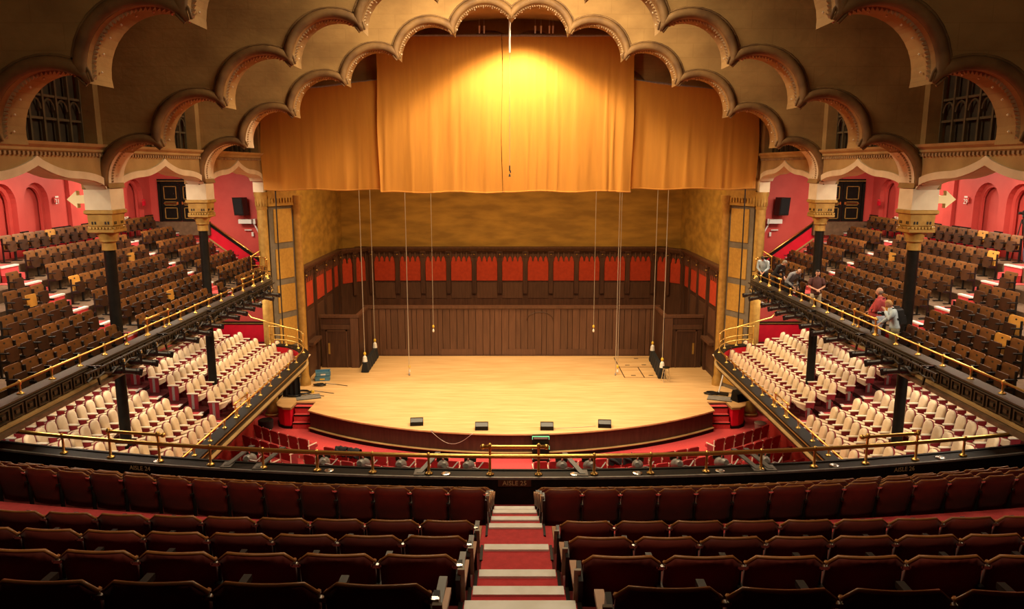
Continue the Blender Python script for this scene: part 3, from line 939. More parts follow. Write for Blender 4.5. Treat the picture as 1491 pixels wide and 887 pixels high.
    MB().sweep(pth, [(-0.02, 6.34), (0.05, 6.36), (0.05, 6.41), (-0.02, 6.43), (-0.1, 6.43), (-0.1, 6.34)], sd).build('lip_moulding', 'tan', fr)
    MB().sweep(pth, [(-0.03, 6.24), (-0.03, 6.35), (-0.3, 6.35), (-0.3, 6.24)], sd).build('edge_beam', 'black', fr)
    MB().sweep(pth, [(0.02, 6.75), (0.04, 6.77), (0.02, 6.79), (-0.02, 6.79), (-0.02, 6.75)], sd).build('upper_bead', 'bronze', fr)
    y = 13.0
    while y < 31.2:
        bb = MB()
        for (a0, a1, z0, z1) in ((0, 0.36, 6.70, 6.73), (0, 0.36, 6.47, 6.50), (0, 0.04, 6.50, 6.70), (0.32, 0.36, 6.50, 6.70), (0.12, 0.24, 6.56, 6.64)):
            bb.box(*sorted((sx * 10.275, sx * 10.31)), y + a0, y + a1, z0, z1)
        bb.build('coffer', 'bronze', fr)
        y += 0.44

    # ---- lower side balconies
    low = empty(f'floor_lower_tier_{S}', (0, 0, 0), kind='structure')

# lower tier
ROWS_L = 6
LL = [9.75 + 0.95 * k for k in range(ROWS_L)]
HL = [7.93, 7.80, 7.66, 7.53, 7.37, 7.22]
ZL = [EYE - h - 0.93 for h in HL]


def aisle_l(lat):
    return 23.9 + 0.50 * (lat - 9.4)


for sx in (-1, 1):
    S = SIDE(sx)
    low = bpy.data.objects[f'floor_lower_tier_{S}']
    xs = [8.7] + [l + 0.25 for l in LL[:-1]] + [17.0]
    for k in range(ROWS_L):
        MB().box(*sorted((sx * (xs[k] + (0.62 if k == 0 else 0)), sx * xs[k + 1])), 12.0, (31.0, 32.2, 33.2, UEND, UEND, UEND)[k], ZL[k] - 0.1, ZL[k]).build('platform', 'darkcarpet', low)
        yc = aisle_l(LL[k])
        hw = 0.5
        t = MB().box(*sorted((sx * (xs[k] + (0.64 if k == 0 else 0.02)), sx * xs[k + 1])), yc - hw, yc + hw, ZL[k] - 0.02, ZL[k] + 0.012).build('carpet_tread', 'carpet', low)
        if k:
            MB().box(*sorted((sx * (xs[k] - 0.01), sx * (xs[k] + 0.1))), yc - hw, yc + hw, ZL[k], ZL[k] + 0.025).build('step_edge', 'nosing', t)
        for yc in (35.0,):
            if k < 3:
                continue
            t = MB().box(*sorted((sx * (xs[k] + 0.02), sx * xs[k + 1])), yc - hw, yc + hw, ZL[k] - 0.02, ZL[k] + 0.012).build('carpet_tread', 'carpet', low)
            MB().box(*sorted((sx * (xs[k] - 0.01), sx * (xs[k] + 0.1))), yc - hw, yc + hw, ZL[k], ZL[k] + 0.025).build('step_edge', 'nosing', t)
    lw = empty(f'wall_lower_tier_{S}', (0, 0, 0), kind='structure')
    MB().box(*sorted((sx * 16.2, sx * 16.5)), 12.0, UEND, 2.0, 6.1).build('plaster', 'redwall', lw)
    MB().box(*sorted((sx * 11.4, sx * 16.2)), UEND - 0.05, UEND, ZL[2], ZL[2] + 1.0).build('dado', 'dado', lw)
    MB().box(*sorted((sx * 11.4, sx * 16.2)), UEND - 0.09, UEND, ZL[2] + 1.0, ZL[2] + 1.14).build('dado_rail', 'black', lw)
    MB().box(*sorted((sx * 11.4, sx * 16.2)), UEND - 0.11, UEND, ZL[2] + 1.05, ZL[2] + 1.08).build('gold_line', 'gold', lw)
    MB().box(*sorted((sx * 10.55, sx * 11.7)), UEND - 0.5, UEND + 0.3, 1.0, 2.6).build('black_return', 'black', lw)
    fr = empty('lower_tier_front', (0, 0, 0), kind='structure', label=f'black and gilt moulded front of the {S} lower tier', cat='balcony front')
    pth = [(sx * 8.7, 10.0), (sx * 8.7, 30.6)]
    for q in range(1, 11):
        a = PI / 2 * q / 10
        pth.append((sx * (11.0 - 2.3 * math.cos(a)), 30.6 + 2.7 * math.sin(a)))
    MB().sweep(pth, [(0.06, 3.62), (0.06, 3.68), (-0.34, 3.68), (-0.34, 3.62)], sx).build('ledge', 'black', fr)
    MB().sweep(pth, [(0.0, 3.62), (-0.05, 3.4), (-0.1, 3.4), (-0.1, 3.62)], sx).build('fascia', 'black', fr)
    MB().sweep(pth, [(0.06, 3.585), (0.06, 3.615), (-0.05, 3.615), (-0.05, 3.585)], sx).build('upper_bead', 'gold', fr)
    MB().sweep(pth, [(-0.02, 3.25), (0.03, 3.26), (0.03, 3.29), (-0.05, 3.32), (-0.2, 3.32), (-0.2, 3.25)], sx).build('lip_moulding', 'tan', fr)
    MB().sweep(pth, [(-0.06, 3.32), (-0.08, 3.41), (-0.2, 3.41), (-0.2, 3.32)], sx).build('brown_band', 'bronze', fr)
    MB().sweep(pth, [(-0.07, 3.12), (-0.07, 3.25), (-0.4, 3.25), (-0.4, 3.12)], sx).build('edge_beam', 'black', fr)
    MB().sweep(pth, [(-0.24, 3.13), (-0.24, 3.62), (-0.32, 3.62), (-0.32, 3.13)], sx).build('inner_face', 'dado', fr)
    # rounded end of the tier floor
    e = [(p[0] + sx * 0.6, p[1] - 0.25) for p in pth[1:]] + [(sx * 12.0, 33.3), (sx * 12.0, 30.6)]
    MB().prism(e, lambda u, v, t: (u, v, t), 2.62, 2.76).build('end_floor', 'carpet', low)
    MB().box(*sorted((sx * 9.55, sx * 12.2)), 10, 31.0, 2.5, 2.6).build('underside', 'tan', low)
    MB().box(*sorted((sx * 11.2, sx * 11.5)), 5.0, 31.2, 0.0, 2.5).build(f'wall_stalls_{S}', 'redwall', kind='structure')
    e2 = [(sx * 10.5, 31.4), (sx * 10.5, 32.6), (sx * 11.2, 33.0), (sx * 12.0, 33.0), (sx * 12.0, 31.4)]

# ---- our own balcony: parapet, stepped floor
PK = 0.0122


def par_y(x):
    return 13.25 + PK * x * x - 0.008 * x


XL = 11.2
ps = [(-XL + 2 * XL * k / 48, par_y(-XL + 2 * XL * k / 48)) for k in range(49)]
par = empty('balcony_parapet', (0, 0, 0), kind='structure', label='black curved parapet with aisle numbers across the centre balcony', cat='parapet')
ZP = EYE - 5.745
MB().sweep(ps, [(-0.03, 5.2), (-0.0, ZP - 0.02), (0.02, ZP), (0.3, ZP + 0.01), (0.34, ZP - 0.03), (0.34, 5.2)], 1).build('wall', 'black', par, smooth=True)
MB().sweep(ps, [(-0.015, ZP - 0.03), (-0.015, ZP + 0.008), (0.02, ZP + 0.012), (0.05, ZP - 0.03)], 1).build('edge_strip', 'grey', par)
MB().sweep(ps, [(0.3, ZP - 0.02), (0.3, ZP + 0.03), (0.36, ZP + 0.03), (0.36, ZP - 0.02)], 1).build('far_strip', 'black', par)

fl_ = empty('floor_balcony_centre', (0, 0, 0), kind='structure')


def ribbon(y0, y1, k0, k1, z, zb, m, x0, x1, name='platform', parent=None, n=24, lin=0.0):
    b = MB()
    vs, fs = [], []
    for i in range(n + 1):
        x = x0 + (x1 - x0) * i / n
        ya, yb = y0 + k0 * x * x - lin * x, y1 + k1 * x * x - lin * x
        vs += [(x, ya, z), (x, yb, z), (x, yb, zb), (x, ya, zb)]
    for i in range(n):
        for j in range(4):
            j2 = (j + 1) % 4
            fs.append((i * 4 + j, (i + 1) * 4 + j, (i + 1) * 4 + j2, i * 4 + j2))
    fs += [(0, 1, 2, 3), (n * 4 + 3, n * 4 + 2, n * 4 + 1, n * 4)]
    b.add(vs, fs)
    return b.build(name, m, parent)


AISLE_C, AISLE_H = 0.055, 0.375
#            back edge, front edge, curvature back / front, floor height below eye
STEPS = [(-1.0, 3.4, 0, 0.0, 2.35), (3.4, 4.37, 0.0, 0.003, 2.77), (4.37, 5.37, 0.003, 0.005, 3.27), (5.37, 6.4, 0.005, 0.007, 3.72), (6.4, 7.68, 0.007, 0.008, 4.15), (7.68, 9.35, 0.008, PK, 4.74), (9.35, 10.45, PK, PK, 5.18), (10.45, 11.4, PK, PK, 5.53), (11.4, 12.3, PK, PK, 5.90), (12.3, 13.25, PK, PK, 6.28)]
for i, (ya, yb, k0, k1, h) in enumerate(STEPS):
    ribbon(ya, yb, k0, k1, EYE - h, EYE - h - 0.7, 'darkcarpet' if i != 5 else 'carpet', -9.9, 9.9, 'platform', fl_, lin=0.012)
    a0, a1 = AISLE_C - AISLE_H, AISLE_C + AISLE_H
    t = ribbon(ya + 0.01, yb + 0.004, 0, 0, EYE - h + 0.008, EYE - h - 0.66, 'carpet', a0, a1, 'aisle_carpet', fl_, 1)
    if i < 9:
        MB().box(a0 + 0.02, a1 - 0.02, yb - 0.10, yb + 0.02, EYE - h - 0.02, EYE - h + 0.03).build('step_edge', 'nosing', t)
        for xx in (a0 - 0.02, a1 - 0.01):
            MB().box(xx, xx + 0.03, yb - 0.3, yb + 0.02, EYE - h - 0.35, EYE - h + 0.02).build('side_strip', 'black', t)
for sx in (-1, 1):
    s_ = MB().box(AISLE_C + sx * 0.46 - 0.09, AISLE_C + sx * 0.46 + 0.09, 7.62, 7.9, EYE - 4.6, EYE - 4.4).build('side_step', 'carpet', fl_)
    MB().box(AISLE_C + sx * 0.46 - 0.09, AISLE_C + sx * 0.46 + 0.09, 7.84, 7.94, EYE - 4.4, EYE - 4.37).build('step_edge', 'nosing', s_)
MB().box(-11.0, 11.0, -4.0, 4.3, 13.5, 13.7).build('rear_shade_slab', 'plaster', kind='structure')  # unseen slab added to keep light off the nearest seat rows
MB().box(-11.0, 11.0, -4.3, -4.0, 5, 17.5).build('wall_back', 'darkwood', kind='structure')  # unseen rear wall, dark material chosen to cut bounce light
# ================================================================== CURTAINS


def curtain(name, label, x0, x1, y, top, zbot, seed, amp):
    rnd = random.Random(seed)
    n = int((x1 - x0) * 14)
    folds = []
    x = x0
    while x < x1:
        folds.append((x, rnd.uniform(0.05, 0.16), rnd.uniform(0.5, 1.0)))
        x += rnd.choice((0.35, 0.55, 0.8, 1.1, 1.5)) * rnd.uniform(0.7, 1.1)
    rows = 26
    b = MB()
    vs, fs = [], []
    for i in range(n + 1):
        xx = x0 + (x1 - x0) * i / n
        f = 0
        for fx, w, a in folds:
            f += a * math.exp(-((xx - fx) / w) ** 2)
        f += 0.25 * math.sin(xx * 3.1 + seed) + 0.15 * math.sin(xx * 7.3 + 2 * seed)
        zt = top(xx)
        for j in range(rows + 1):
            t = j / rows
            z = zt + (zbot - zt) * t
            g = amp * (0.05 + 0.95 * min(1, (t * 1.15) ** 1.3))
            vs.append((xx + 0.03 * math.sin(j * 0.3 + i), y - f * g + 0.02 * math.sin(xx * 1.7 + z), z + (0.03 * math.sin(xx * 2.3 + seed) if j == rows else 0)))
    for i in range(n):
        for j in range(rows):
            a = i * (rows + 1) + j
            fs.append((a, a + 1, a + rows + 2, a + rows + 1))
    b.add(vs, fs)
    t = empty(name, (0, 0, 0), label=label, cat='curtain')
    o = b.build('cloth', 'curtain', t, smooth='all')
    hem = [vs[i * (rows + 1) + rows] for i in range(0, n + 1)]
    MB().tube(hem, 0.035, 6).build('hem', 'curtain', t, smooth='all')
    MB().tube([vs[0], vs[-1 - rows]] if abs(top(x0) - top(x1)) < 0.01 else [(x0, y + 0.04, top(x0)), (x1, y + 0.04, top(x1))], 0.05, 6).build('top_batten', 'grey', t)
    return t


flat_top = lambda x: EYE + 5.5
curtain('stage_curtain', 'tall gold curtain half, centre left of the opening', -5.78, -0.42, 33.30, flat_top, 10.52, 1, 0.06)
curtain('stage_curtain', 'tall gold curtain half, centre right of the opening', -0.40, 5.28, 33.36, flat_top, 10.55, 5, 0.085)
curtain('stage_curtain', 'lower gold side curtain with sloping top, left of centre', -11.0, -5.6, 33.62, lambda x: EYE + 3.72 + (x + 5.7) * 0.11, 10.62, 3, 0.045)
curtain('stage_curtain', 'lower gold side curtain with sloping top, right of centre', 5.2, 10.85, 33.62, lambda x: EYE + 3.72 - (x - 5.2) * 0.11, 10.66, 8, 0.05)

# ================================================================== SEATS


def rounded(w, z0, z1, r, n=4, low=False):
    pts = [(-w / 2, z0), (w / 2, z0)]
    for q in range(n + 1):
        a = PI / 2 * q / n
        pts.append((w / 2 - r + r * math.cos(a), z1 - r + r * math.sin(a)))
    for q in range(n + 1):
        a = PI / 2 + PI / 2 * q / n
        pts.append((-w / 2 + r + r * math.cos(a), z1 - r + r * math.sin(a)))
    return pts


# -- brown plywood tip-up seat of the upper balconies (origin on the floor under the backrest, faces +y)
def up_back(m):
    pl = lambda u, v, t: (u, 0.02 - (v - 0.42) * 0.22 + t - 0.12 * (0.0625 - u * u), v)
    return MB().prism(rounded(0.57, 0.42, 0.88, 0.06), pl, 0, 0.02).mesh('seat_back', m)


def up_pad(m):
    pl = lambda u, v, t: (u, 0.11 + (v - 0.45) * -0.1 + t, v)
    pts = [(-0.18, 0.34), (0.18, 0.34), (0.22, 0.40), (0.225, 0.65), (0.205, 0.69), (-0.205, 0.69), (-0.225, 0.65), (-0.22, 0.40)]
    return MB().prism(pts, pl, 0, 0.035).mesh('seat_pad', m)


b = MB()
for x in (-0.285, 0.285):
    b.box(x - 0.015, x + 0.015, -0.02, 0.03, 0.0, 0.80)
    b.box(x - 0.025, x + 0.025, -0.03, 0.26, 0.585, 0.62)
    b.box(x - 0.014, x + 0.014, 0.03, 0.24, 0.36, 0.42)
    b.box(x - 0.03, x + 0.03, -0.1, 0.2, 0.0, 0.03)
b.box(-0.28, 0.28, 0.05, 0.08, 0.38, 0.41)
UP_FRAME = b.mesh('tip_up_seat', 'iron')
b = MB()
b.lathe([(0.042, 0), (0.042, 0.006)], n=10, mtx=Matrix.Translation((0, -0.045, 0.79)) @ Matrix.Rotation(R(-78), 4, 'X') @ Matrix.Scale(0.6, 4, (0, 1, 0)))
UP_PLATE = b.mesh('number_plate', 'iron')
UB = {'n': up_back(M['seatwood']), 'o': up_back(M['seatorange'])}
UPD = {'n': up_pad(M['seatdark']), 'o': up_pad(M['seatorange'])}


def facing(sx):
    return sx * PI / 2


ORANGE_PAD = {(-1, 3, 19), (-1, 3, 21), (-1, 4, 9), (-1, 2, 24), (1, 4, 9), (1, 3, 22), (1, 1, 17), (-1, 1, 13)}
ORANGE_BACK = {(-1, 3, 17), (-1, 2, 26), (1, 2, 23), (1, 6, 13), (1, 5, 16), (-1, 6, 12), (1, 1, 24)}
n_up = 0
for sx in (-1, 1):
    for k in range(ROWS_U):
        lat = LU[k]
        h = HU[k]
        ymin = max(14.9, (lat * 1.455 - h * 0.18) / 0.9836 + (0.25 if k > 2 else 0.0))
        num = 0
        y = 34.55
        blk_gap = 0
        while y > ymin:
            bad = any(abs(y - aisle_u(q, lat)) < 0.70 for q in range(2))
            if bad:
                y -= 0.1
                continue
            if k == 0 and (y > 33.5 or any(abs(y - p) < 0.5 for p in PIER_Y)):
                y -= 0.1
                continue
            num += 1
            key = (sx, k, num)
            t = 'pale orange seat pad' if key in ORANGE_PAD else ('pale orange backrest' if key in ORANGE_BACK else '')
            lab = f"{'brown wooden tip-up seat' if not t else 'tip-up seat with ' + t}, {ordinal(k + 1)} row from rail, {ordinal(num)} from stage, {SIDE(sx)} balcony"
            o = place('tip_up_seat', UP_FRAME, None, (sx * (lat + random.uniform(-0.01, 0.01)), y, ZU[k]), facing(sx), label=lab, cat='seat', group=f'wooden seats of the {SIDE(sx)} upper balcony')
            place('seat_back', UB['o' if key in ORANGE_BACK else 'n'], o)
            place('seat_pad', UPD['o' if key in ORANGE_PAD else 'n'], o)
            place('number_plate', UP_PLATE, o)
            n_up += 1
            y -= 0.60
print('upper seats', n_up)

# -- cream plush seat of the lower tier


def cr_back():
    b = MB()
    out = rounded(0.37, 0.40, 0.93, 0.165, 6)
    n = len(out)
    rings = []
    for s, t in ((1.0, 0.0), (1.0, 0.05), (0.93, 0.09), (0.72, 0.105)):
        rings.append([((u) * s, 0.03 - (0.71 + (v - 0.71) * s - 0.4) * 0.16 + t, 0.71 + (v - 0.71) * s) for u, v in out])
    vs = [p for r in rings for p in r]
    fs = [tuple(range(n))]
    for q in range(3):
        fs += [(q * n + i, q * n + (i + 1) % n, (q + 1) * n + (i + 1) % n, (q + 1) * n + i) for i in range(n)]
    fs.append(tuple(3 * n + i for i in range(n)))
    return b.add(vs, fs).mesh('backrest', 'creamcloth', 'all')


def cr_cush():
    sec = [(0.10, 0.28), (0.14, 0.42), (0.42, 0.50), (0.66, 0.60), (0.70, 0.57), (0.58, 0.40), (0.32, 0.25)]
    return MB().prism(sec, lambda u, v, t: (t, u, v * 0.95), -0.175, 0.175).mesh('seat_cushion', 'creamcloth', False)


b = MB()
pl = lambda u, v, t: (u, 0.03 - (v - 0.4) * 0.16 + t, v)
b.prism(rounded(0.39, 0.30, 0.945, 0.17, 6), pl, -0.03, 0.0)
for x in (-0.235,):
    b.box(x - 0.022, x + 0.022, 0.04, 0.31, 0.37, 0.56)
    b.box(x - 0.02, x + 0.02, 0.08, 0.3, 0.0, 0.28)
CR_SHELL = b.mesh('plush_seat', 'redcloth')
b = MB()
b.box(0.212, 0.258, 0.04, 0.38, 0.0, 0.57)
CR_END = b.mesh('end_panel', 'redcloth')
b = MB()
for z0, z1, y0, y1, w in ((0.56, 0.595, 0.0, 0.38, 0.036),):
    b.box(-0.235 - w, -0.235 + w, y0, y1, z0, z1)
CR_ARM = b.mesh('armrest', 'creamarm')
b = MB().box(0.235 - 0.036, 0.235 + 0.036, 0.0, 0.42, 0.57, 0.605)
CR_ARM2 = b.mesh('armrest', 'creamarm')
b = MB().box(0.26, 0.272, 0.16, 0.25, 0.02, 0.55)
CR_STRIP = b.mesh('aisle_light_strip', 'grey')
CR_STRIP2 = MB().box(-0.272, -0.26, 0.16, 0.25, 0.02, 0.36).mesh('aisle_light_strip', 'grey')
CR_B, CR_C = cr_back(), cr_cush()
n_cr = 0
for sx in (-1, 1):
    for k in range(ROWS_L):
        lat = LL[k]
        ymin = max(19.2 + 0.1 * k, (lat * 1.455 - 7.5 * 0.18) / 0.9836)
        y = 33.9 if k else 32.9
        if k == 0:
            y = 32.6
        num = 0
        last = None
        cand = []
        while y > ymin:
            if abs(y - aisle_l(lat)) < 0.80:
                y -= 0.05
                continue
            if any(abs(y - p) < 0.45 and abs(lat - 11.6) < 0.5 for p in PIER_Y):
                y -= 0.05
                continue
            if lat > 10.3 and lat < 12 and y > 33.3:
                y -= 0.1
                continue
            cand.append(y)
            y -= 0.515
        for i, y in enumerate(cand):
            lab = f"cream plush seat, {ordinal(k + 1)} row from front, {ordinal(i + 1)} from stage end, {SIDE(sx)} lower tier"
            o = place('plush_seat', CR_SHELL, None, (sx * lat, y, ZL[k]), facing(sx), label=lab, cat='seat', group=f'cream seats of the {SIDE(sx)} lower tier')
            place('backrest', CR_B, o)
            place('seat_cushion', CR_C, o)
            place('armrest', CR_ARM, o)
            # local +x points to -y on the left side and to +y on the right side
            first = i == 0 or cand[i - 1] - y > 0.6
            lastb = i == len(cand) - 1 or y - cand[i + 1] > 0.6
            if (sx > 0 and first) or (sx < 0 and lastb):
                e = place('end_panel', CR_END, o)
                place('aisle_light_strip', CR_STRIP, e)
                place('armrest', CR_ARM2, o)
            if (sx > 0 and lastb) or (sx < 0 and first):
                place('aisle_light_strip', CR_STRIP2, o)
            n_cr += 1
print('cream seats', n_cr)

# -- red stalls seats seen from behind (faces +y)
b = MB()
pl = lambda u, v, t: (u, -(v - 0.4) * 0.2 + t, v)
b.prism(rounded(0.50, 0.30, 0.90, 0.07), pl, -0.03, 0.03)
ST_BACK = b.mesh('stalls_seat', 'stallsred')
ST_PAD = MB().cbox((0, 0.27, 0.44), (0.46, 0.42, 0.10), rx=R(8)).mesh('seat_pad', 'stallsred')
b = MB()
b.box(-0.285, -0.255, -0.12, 0.38, 0.60, 0.64)
b.box(-0.28, -0.262, -0.08, -0.04, 0.0, 0.86)
ST_ARM = b.mesh('armrest', 'creamarm')
b = MB()
b.box(0.255, 0.285, -0.12, 0.38, 0.60, 0.64)
b.box(0.262, 0.28, -0.08, -0.04, 0.0, 0.86)
ST_ARM2 = b.mesh('armrest', 'creamarm')
ST_PANEL = MB().box(0.262, 0.28, -0.04, 0.3, 0.05, 0.6).mesh('end_panel', 'redcloth')
ST_PANEL2 = MB().box(-0.28, -0.262, -0.04, 0.3, 0.05, 0.6).mesh('end_panel', 'redcloth')
n_st = 0
COVER = []
for sx in (-1, 1):
    for blk, (a0, a1, rad0, nrows) in enumerate(((2.6, 24.0, 17.6, 3), (27.8, 38.0, 17.3, 4))):
        for r in range(nrows):
            rad = rad0 + (0.95 if blk == 0 else 1.02) * r
            step = math.degrees(0.56 / rad)
            a = a0
            i = 0
            while a < a1:
                x = sx * rad * math.sin(R(a + step / 2))
                y = ARC_C[1] - rad * math.cos(R(a + step / 2))
                if abs(x) < 10.9:
                    i += 1
                    nm = 'centre' if blk == 0 else 'side'
                    lab = f"dark red stalls seat, {ordinal(r + 1)} row from stage, {ordinal(i)} from {'central' if blk == 0 else 'inner'} aisle, {SIDE(sx)} {nm} block"
                    o = place('stalls_seat', ST_BACK, None, (x, y, 0.0), sx * R(a + step / 2), label=lab, cat='seat', group=f'red stalls seats, {SIDE(sx)} {nm} block')
                    place('seat_pad', ST_PAD, o)
                    place('armrest', ST_ARM if sx > 0 else ST_ARM2, o)
                    if i == 1:
                        place('end_panel', ST_PANEL2 if sx > 0 else ST_PANEL, o)
                    n_st += 1
                    if blk == 0 and r == 0:
                        COVER.append((sx, a, x, y))
                a += step
            o2 = place('armrest', ST_ARM2 if sx > 0 else ST_ARM, o)
print('stalls seats', n_st)

# -- worn red seats of our own balcony, seen from behind
W = 0.49


def fg_mesh():
    b = MB()
    nx, nz = 8, 5
    zs = [0.28 + (0.86 - 0.28) * j / nz for j in range(nz + 1)]
    grid = {}
    vs, fs = [], []
    for t in (0, 1):
        for j, z in enumerate(zs):
            for i in range(nx + 1):
                u = -W / 2 + W * i / nx
                zz = z
                if j == nz:
                    e = max(0, abs(u) - 0.185) / 0.06
                    zz = z - 0.055 * e * e
                yy = -(z - 0.28) * 0.2 - 0.035 * (1 - (u / (W / 2)) ** 2) + (0.035 if t else 0)
                grid[t, i, j] = len(vs)
                vs.append((u, yy, zz))
    for t in (0, 1):
        for j in range(nz):
            for i in range(nx):
                fs.append((grid[t, i, j], grid[t, i + 1, j], grid[t, i + 1, j + 1], grid[t, i, j + 1]))
    for i in range(nx):
        fs.append((grid[0, i, nz], grid[0, i + 1, nz], grid[1, i + 1, nz], grid[1, i, nz]))
        fs.append((grid[0, i, 0], grid[0, i + 1, 0], grid[1, i + 1, 0], grid[1, i, 0]))
    for j in range(nz):
        for i in (0, nx):
            fs.append((grid[0, i, j], grid[1, i, j], grid[1, i, j + 1], grid[0, i, j + 1]))
    edge = [tuple(Vector(vs[grid[0, i, nz]]) + Vector((0, 0.014, 0.004))) for i in range(nx + 1)]
    edge = [tuple(Vector(vs[grid[0, 0, nz - 1]]) + Vector((0.004, 0.02, 0.06)))] + edge + [tuple(Vector(vs[grid[0, nx, nz - 1]]) + Vector((-0.004, 0.02, 0.06)))]
    return b.add(vs, fs).mesh('balcony_seat', 'fgback', 'all'), MB().tube(edge, 0.0135, 6).mesh('wood_edge', 'fgwood', 'all')


FG, FG_EDGE = fg_mesh()
FG_PAD = MB().prism([(0.06, 0.36), (0.16, 0.38), (0.20, 0.62), (0.16, 0.64), (0.09, 0.60)], lambda u, v, t: (t, u, v - 0.04), -0.22, 0.22).mesh('seat_pad', 'fgback')
b = MB()
b.box(0.248, 0.268, -0.06, 0.0, 0.0, 0.76)
b.box(0.236, 0.280, -0.10, 0.36, 0.60, 0.635)
FG_STD = b.mesh('standard', 'iron')
b = MB()
b.cbox((0.258, -0.105, 0.785), (0.05, 0.03, 0.022))
b.cbox((0.232, -0.11, 0.79), (0.016, 0.02, 0.016))
b.cbox((0.284, -0.11, 0.79), (0.016, 0.02, 0.016))
FG_HINGE = b.mesh('hinge', 'chrome')
def fg_end(s):
    b = MB()
    b.cbox((s * 0.268, -0.03, 0.38), (0.03, 0.2, 0.76), rx=R(10))
    b2 = MB()
    b2.cbox((s * 0.283, 0.10, 0.62), (0.05, 0.34, 0.03), rx=R(-4))
    return b.mesh('aisle_standard', 'iron'), b2.mesh('armrest', 'creamarm' if False else 'orangewood')


FG_E = {s: fg_end(s) for s in (-1, 1)}
FG_CAP = {s: MB().cbox((s * 0.286, -0.118, 0.66), (0.045, 0.02, 0.26), rx=R(10)).mesh('standard_face', 'standard') for s in (-1, 1)}
ROWS_F = [(3.2, 1.92, 0.0, 0.02), (4.47, 2.47, 0.004, 0.012), (5.54, 2.90, 0.006, 0.012), (6.61, 3.30, 0.007, 0.012), (9.67, 4.36, PK, 0.018), (10.57, 4.74, PK, 0.015), (11.47, 5.14, PK, 0.012), (12.33, 5.53, PK, 0.01)]
n_fg = 0
for ri, (y0, h, k, lin) in enumerate(ROWS_F):
    for sx in (-1, 1):
        start = (-0.345 if sx < 0 else 0.45) + sx * (0.0 if ri else 0.02)
        i = 0
        while True:
            pitch = 0.525
            xx = start + sx * pitch * (i + 0.5)
            y = y0 + k * xx * xx - lin * xx
            zc = y * 0.9836 + h * 0.18
            if abs(xx) > zc * 750 / 1090 + 0.35 or abs(xx) > 9.2:
                break
            i += 1
            far = ri >= 4
            lab = f"worn dark red seat back, {ordinal(ri - 3 if far else 4 - ri)} row {'below' if far else 'above'} the cross aisle, {ordinal(i)} {SIDE(sx)} of centre aisle"
            o = place('balcony_seat', FG, None, (xx, y + 0.1, EYE - h - 0.862), math.atan(2 * k * xx - lin), label=lab, cat='seat', group=f"red balcony seats {'below' if far else 'above'} the cross aisle")
            place('wood_edge', FG_EDGE, o)
            place('seat_pad', FG_PAD, o)
            place('hinge', FG_HINGE, o)
            if i == 1:
                e = place('aisle_standard', FG_E[-sx][0], o)
                place('armrest', FG_E[-sx][1], o)
                place('standard_face', FG_CAP[-sx], o)
            if ri < 5:
                place('standard', FG_STD, o)
            n_fg += 1
print('balcony seats', n_fg)
# ================================================================== RAILS
POST_PROF = [(0.075, 0.0), (0.08, 0.012), (0.04, 0.03), (0.024, 0.045), (0.02, 0.12), (0.028, 0.14), (0.02, 0.16), (0.02, 1.0)]


def post_mesh(h, name='post'):
    prof = [(0.075, 0.0), (0.08, 0.012), (0.045, 0.03), (0.026, 0.05), (0.022, h - 0.06), (0.036, h - 0.04), (0.042, h), (0.036, h + 0.04), (0.015, h + 0.06)]
    return MB().lathe(prof, (0, 0, 0), 10).mesh(name, 'brass', 'all')


def along(path, s):
    """point at arc length s"""
    for (x0, y0), (x1, y1) in zip(path[:-1], path[1:]):
        l = math.hypot(x1 - x0, y1 - y0)
        if s <= l:
            return (x0 + (x1 - x0) * s / l, y0 + (y1 - y0) * s / l)
        s -= l
    return path[-1]


# centre balcony
rail_p = [(-XL + 0.1 + 2 * (XL - 0.1) * k / 48, par_y(-XL + 0.1 + 2 * (XL - 0.1) * k / 48) + 0.14) for k in range(49)]
rail = empty('brass_rail', (0, 0, 0), label='polished brass rail running along the centre balcony parapet', cat='rail')
MB().tube([(x, y, ZP + 0.37) for x, y in rail_p], 0.042, 10).build('handrail', 'brass', rail, smooth='all')
P1 = post_mesh(0.36)
P2 = post_mesh(0.56)
post_x = [0.055 - 0.46, 0.055 + 0.46] + [s * (0.49 + 1.08 * q) for s in (-1, 1) for q in range(1, 9)]
for x in post_x:
    tall = abs(abs(x) - 0.46) < 0.07 or any(abs(abs(x) - v) < 0.3 for v in (6.8, 7.9))
    place('post', P2 if tall else P1, rail, (x, par_y(x) + 0.14, ZP + 0.01))
for (xa, xb) in ((-0.54, 0.66), (-8.05, -6.85), (6.85, 8.05)):
    pts = [(xa + (xb - xa) * q / 8, par_y(xa + (xb - xa) * q / 8) + 0.14, ZP + 0.56) for q in range(9)]
    MB().tube(pts, 0.034, 10).build('raised_handrail', 'brass', rail, smooth='all')
    for p in (pts[0], pts[-1]):
        MB().lathe([(0.02, -0.05), (0.05, -0.02), (0.05, 0.02), (0.02, 0.05)], p, 10, mtx=Matrix.Rotation(PI / 2, 4, 'Y')).build('finial', 'brass', rail, smooth='all')


def text_obj(name, s, size, loc, rot, m, parent=None, extrude=0.004):
    cu = bpy.data.curves.new(name, 'FONT')
    cu.body = s
    cu.size = size
    cu.align_x = 'CENTER'
    cu.align_y = 'CENTER'
    cu.extrude = extrude
    cu.resolution_u = 2
    tmp = bpy.data.objects.new('tmp', cu)
    COL.objects.link(tmp)
    dg = bpy.context.evaluated_depsgraph_get()
    me = bpy.data.meshes.new_from_object(tmp.evaluated_get(dg))
    bpy.data.objects.remove(tmp)
    me.name = name
    me.materials.clear()
    me.materials.append(M[m])
    o = bpy.data.objects.new(name, me)
    COL.objects.link(o)
    o.location = loc
    o.rotation_euler = rot
    if parent:
        o.parent = parent
    return o


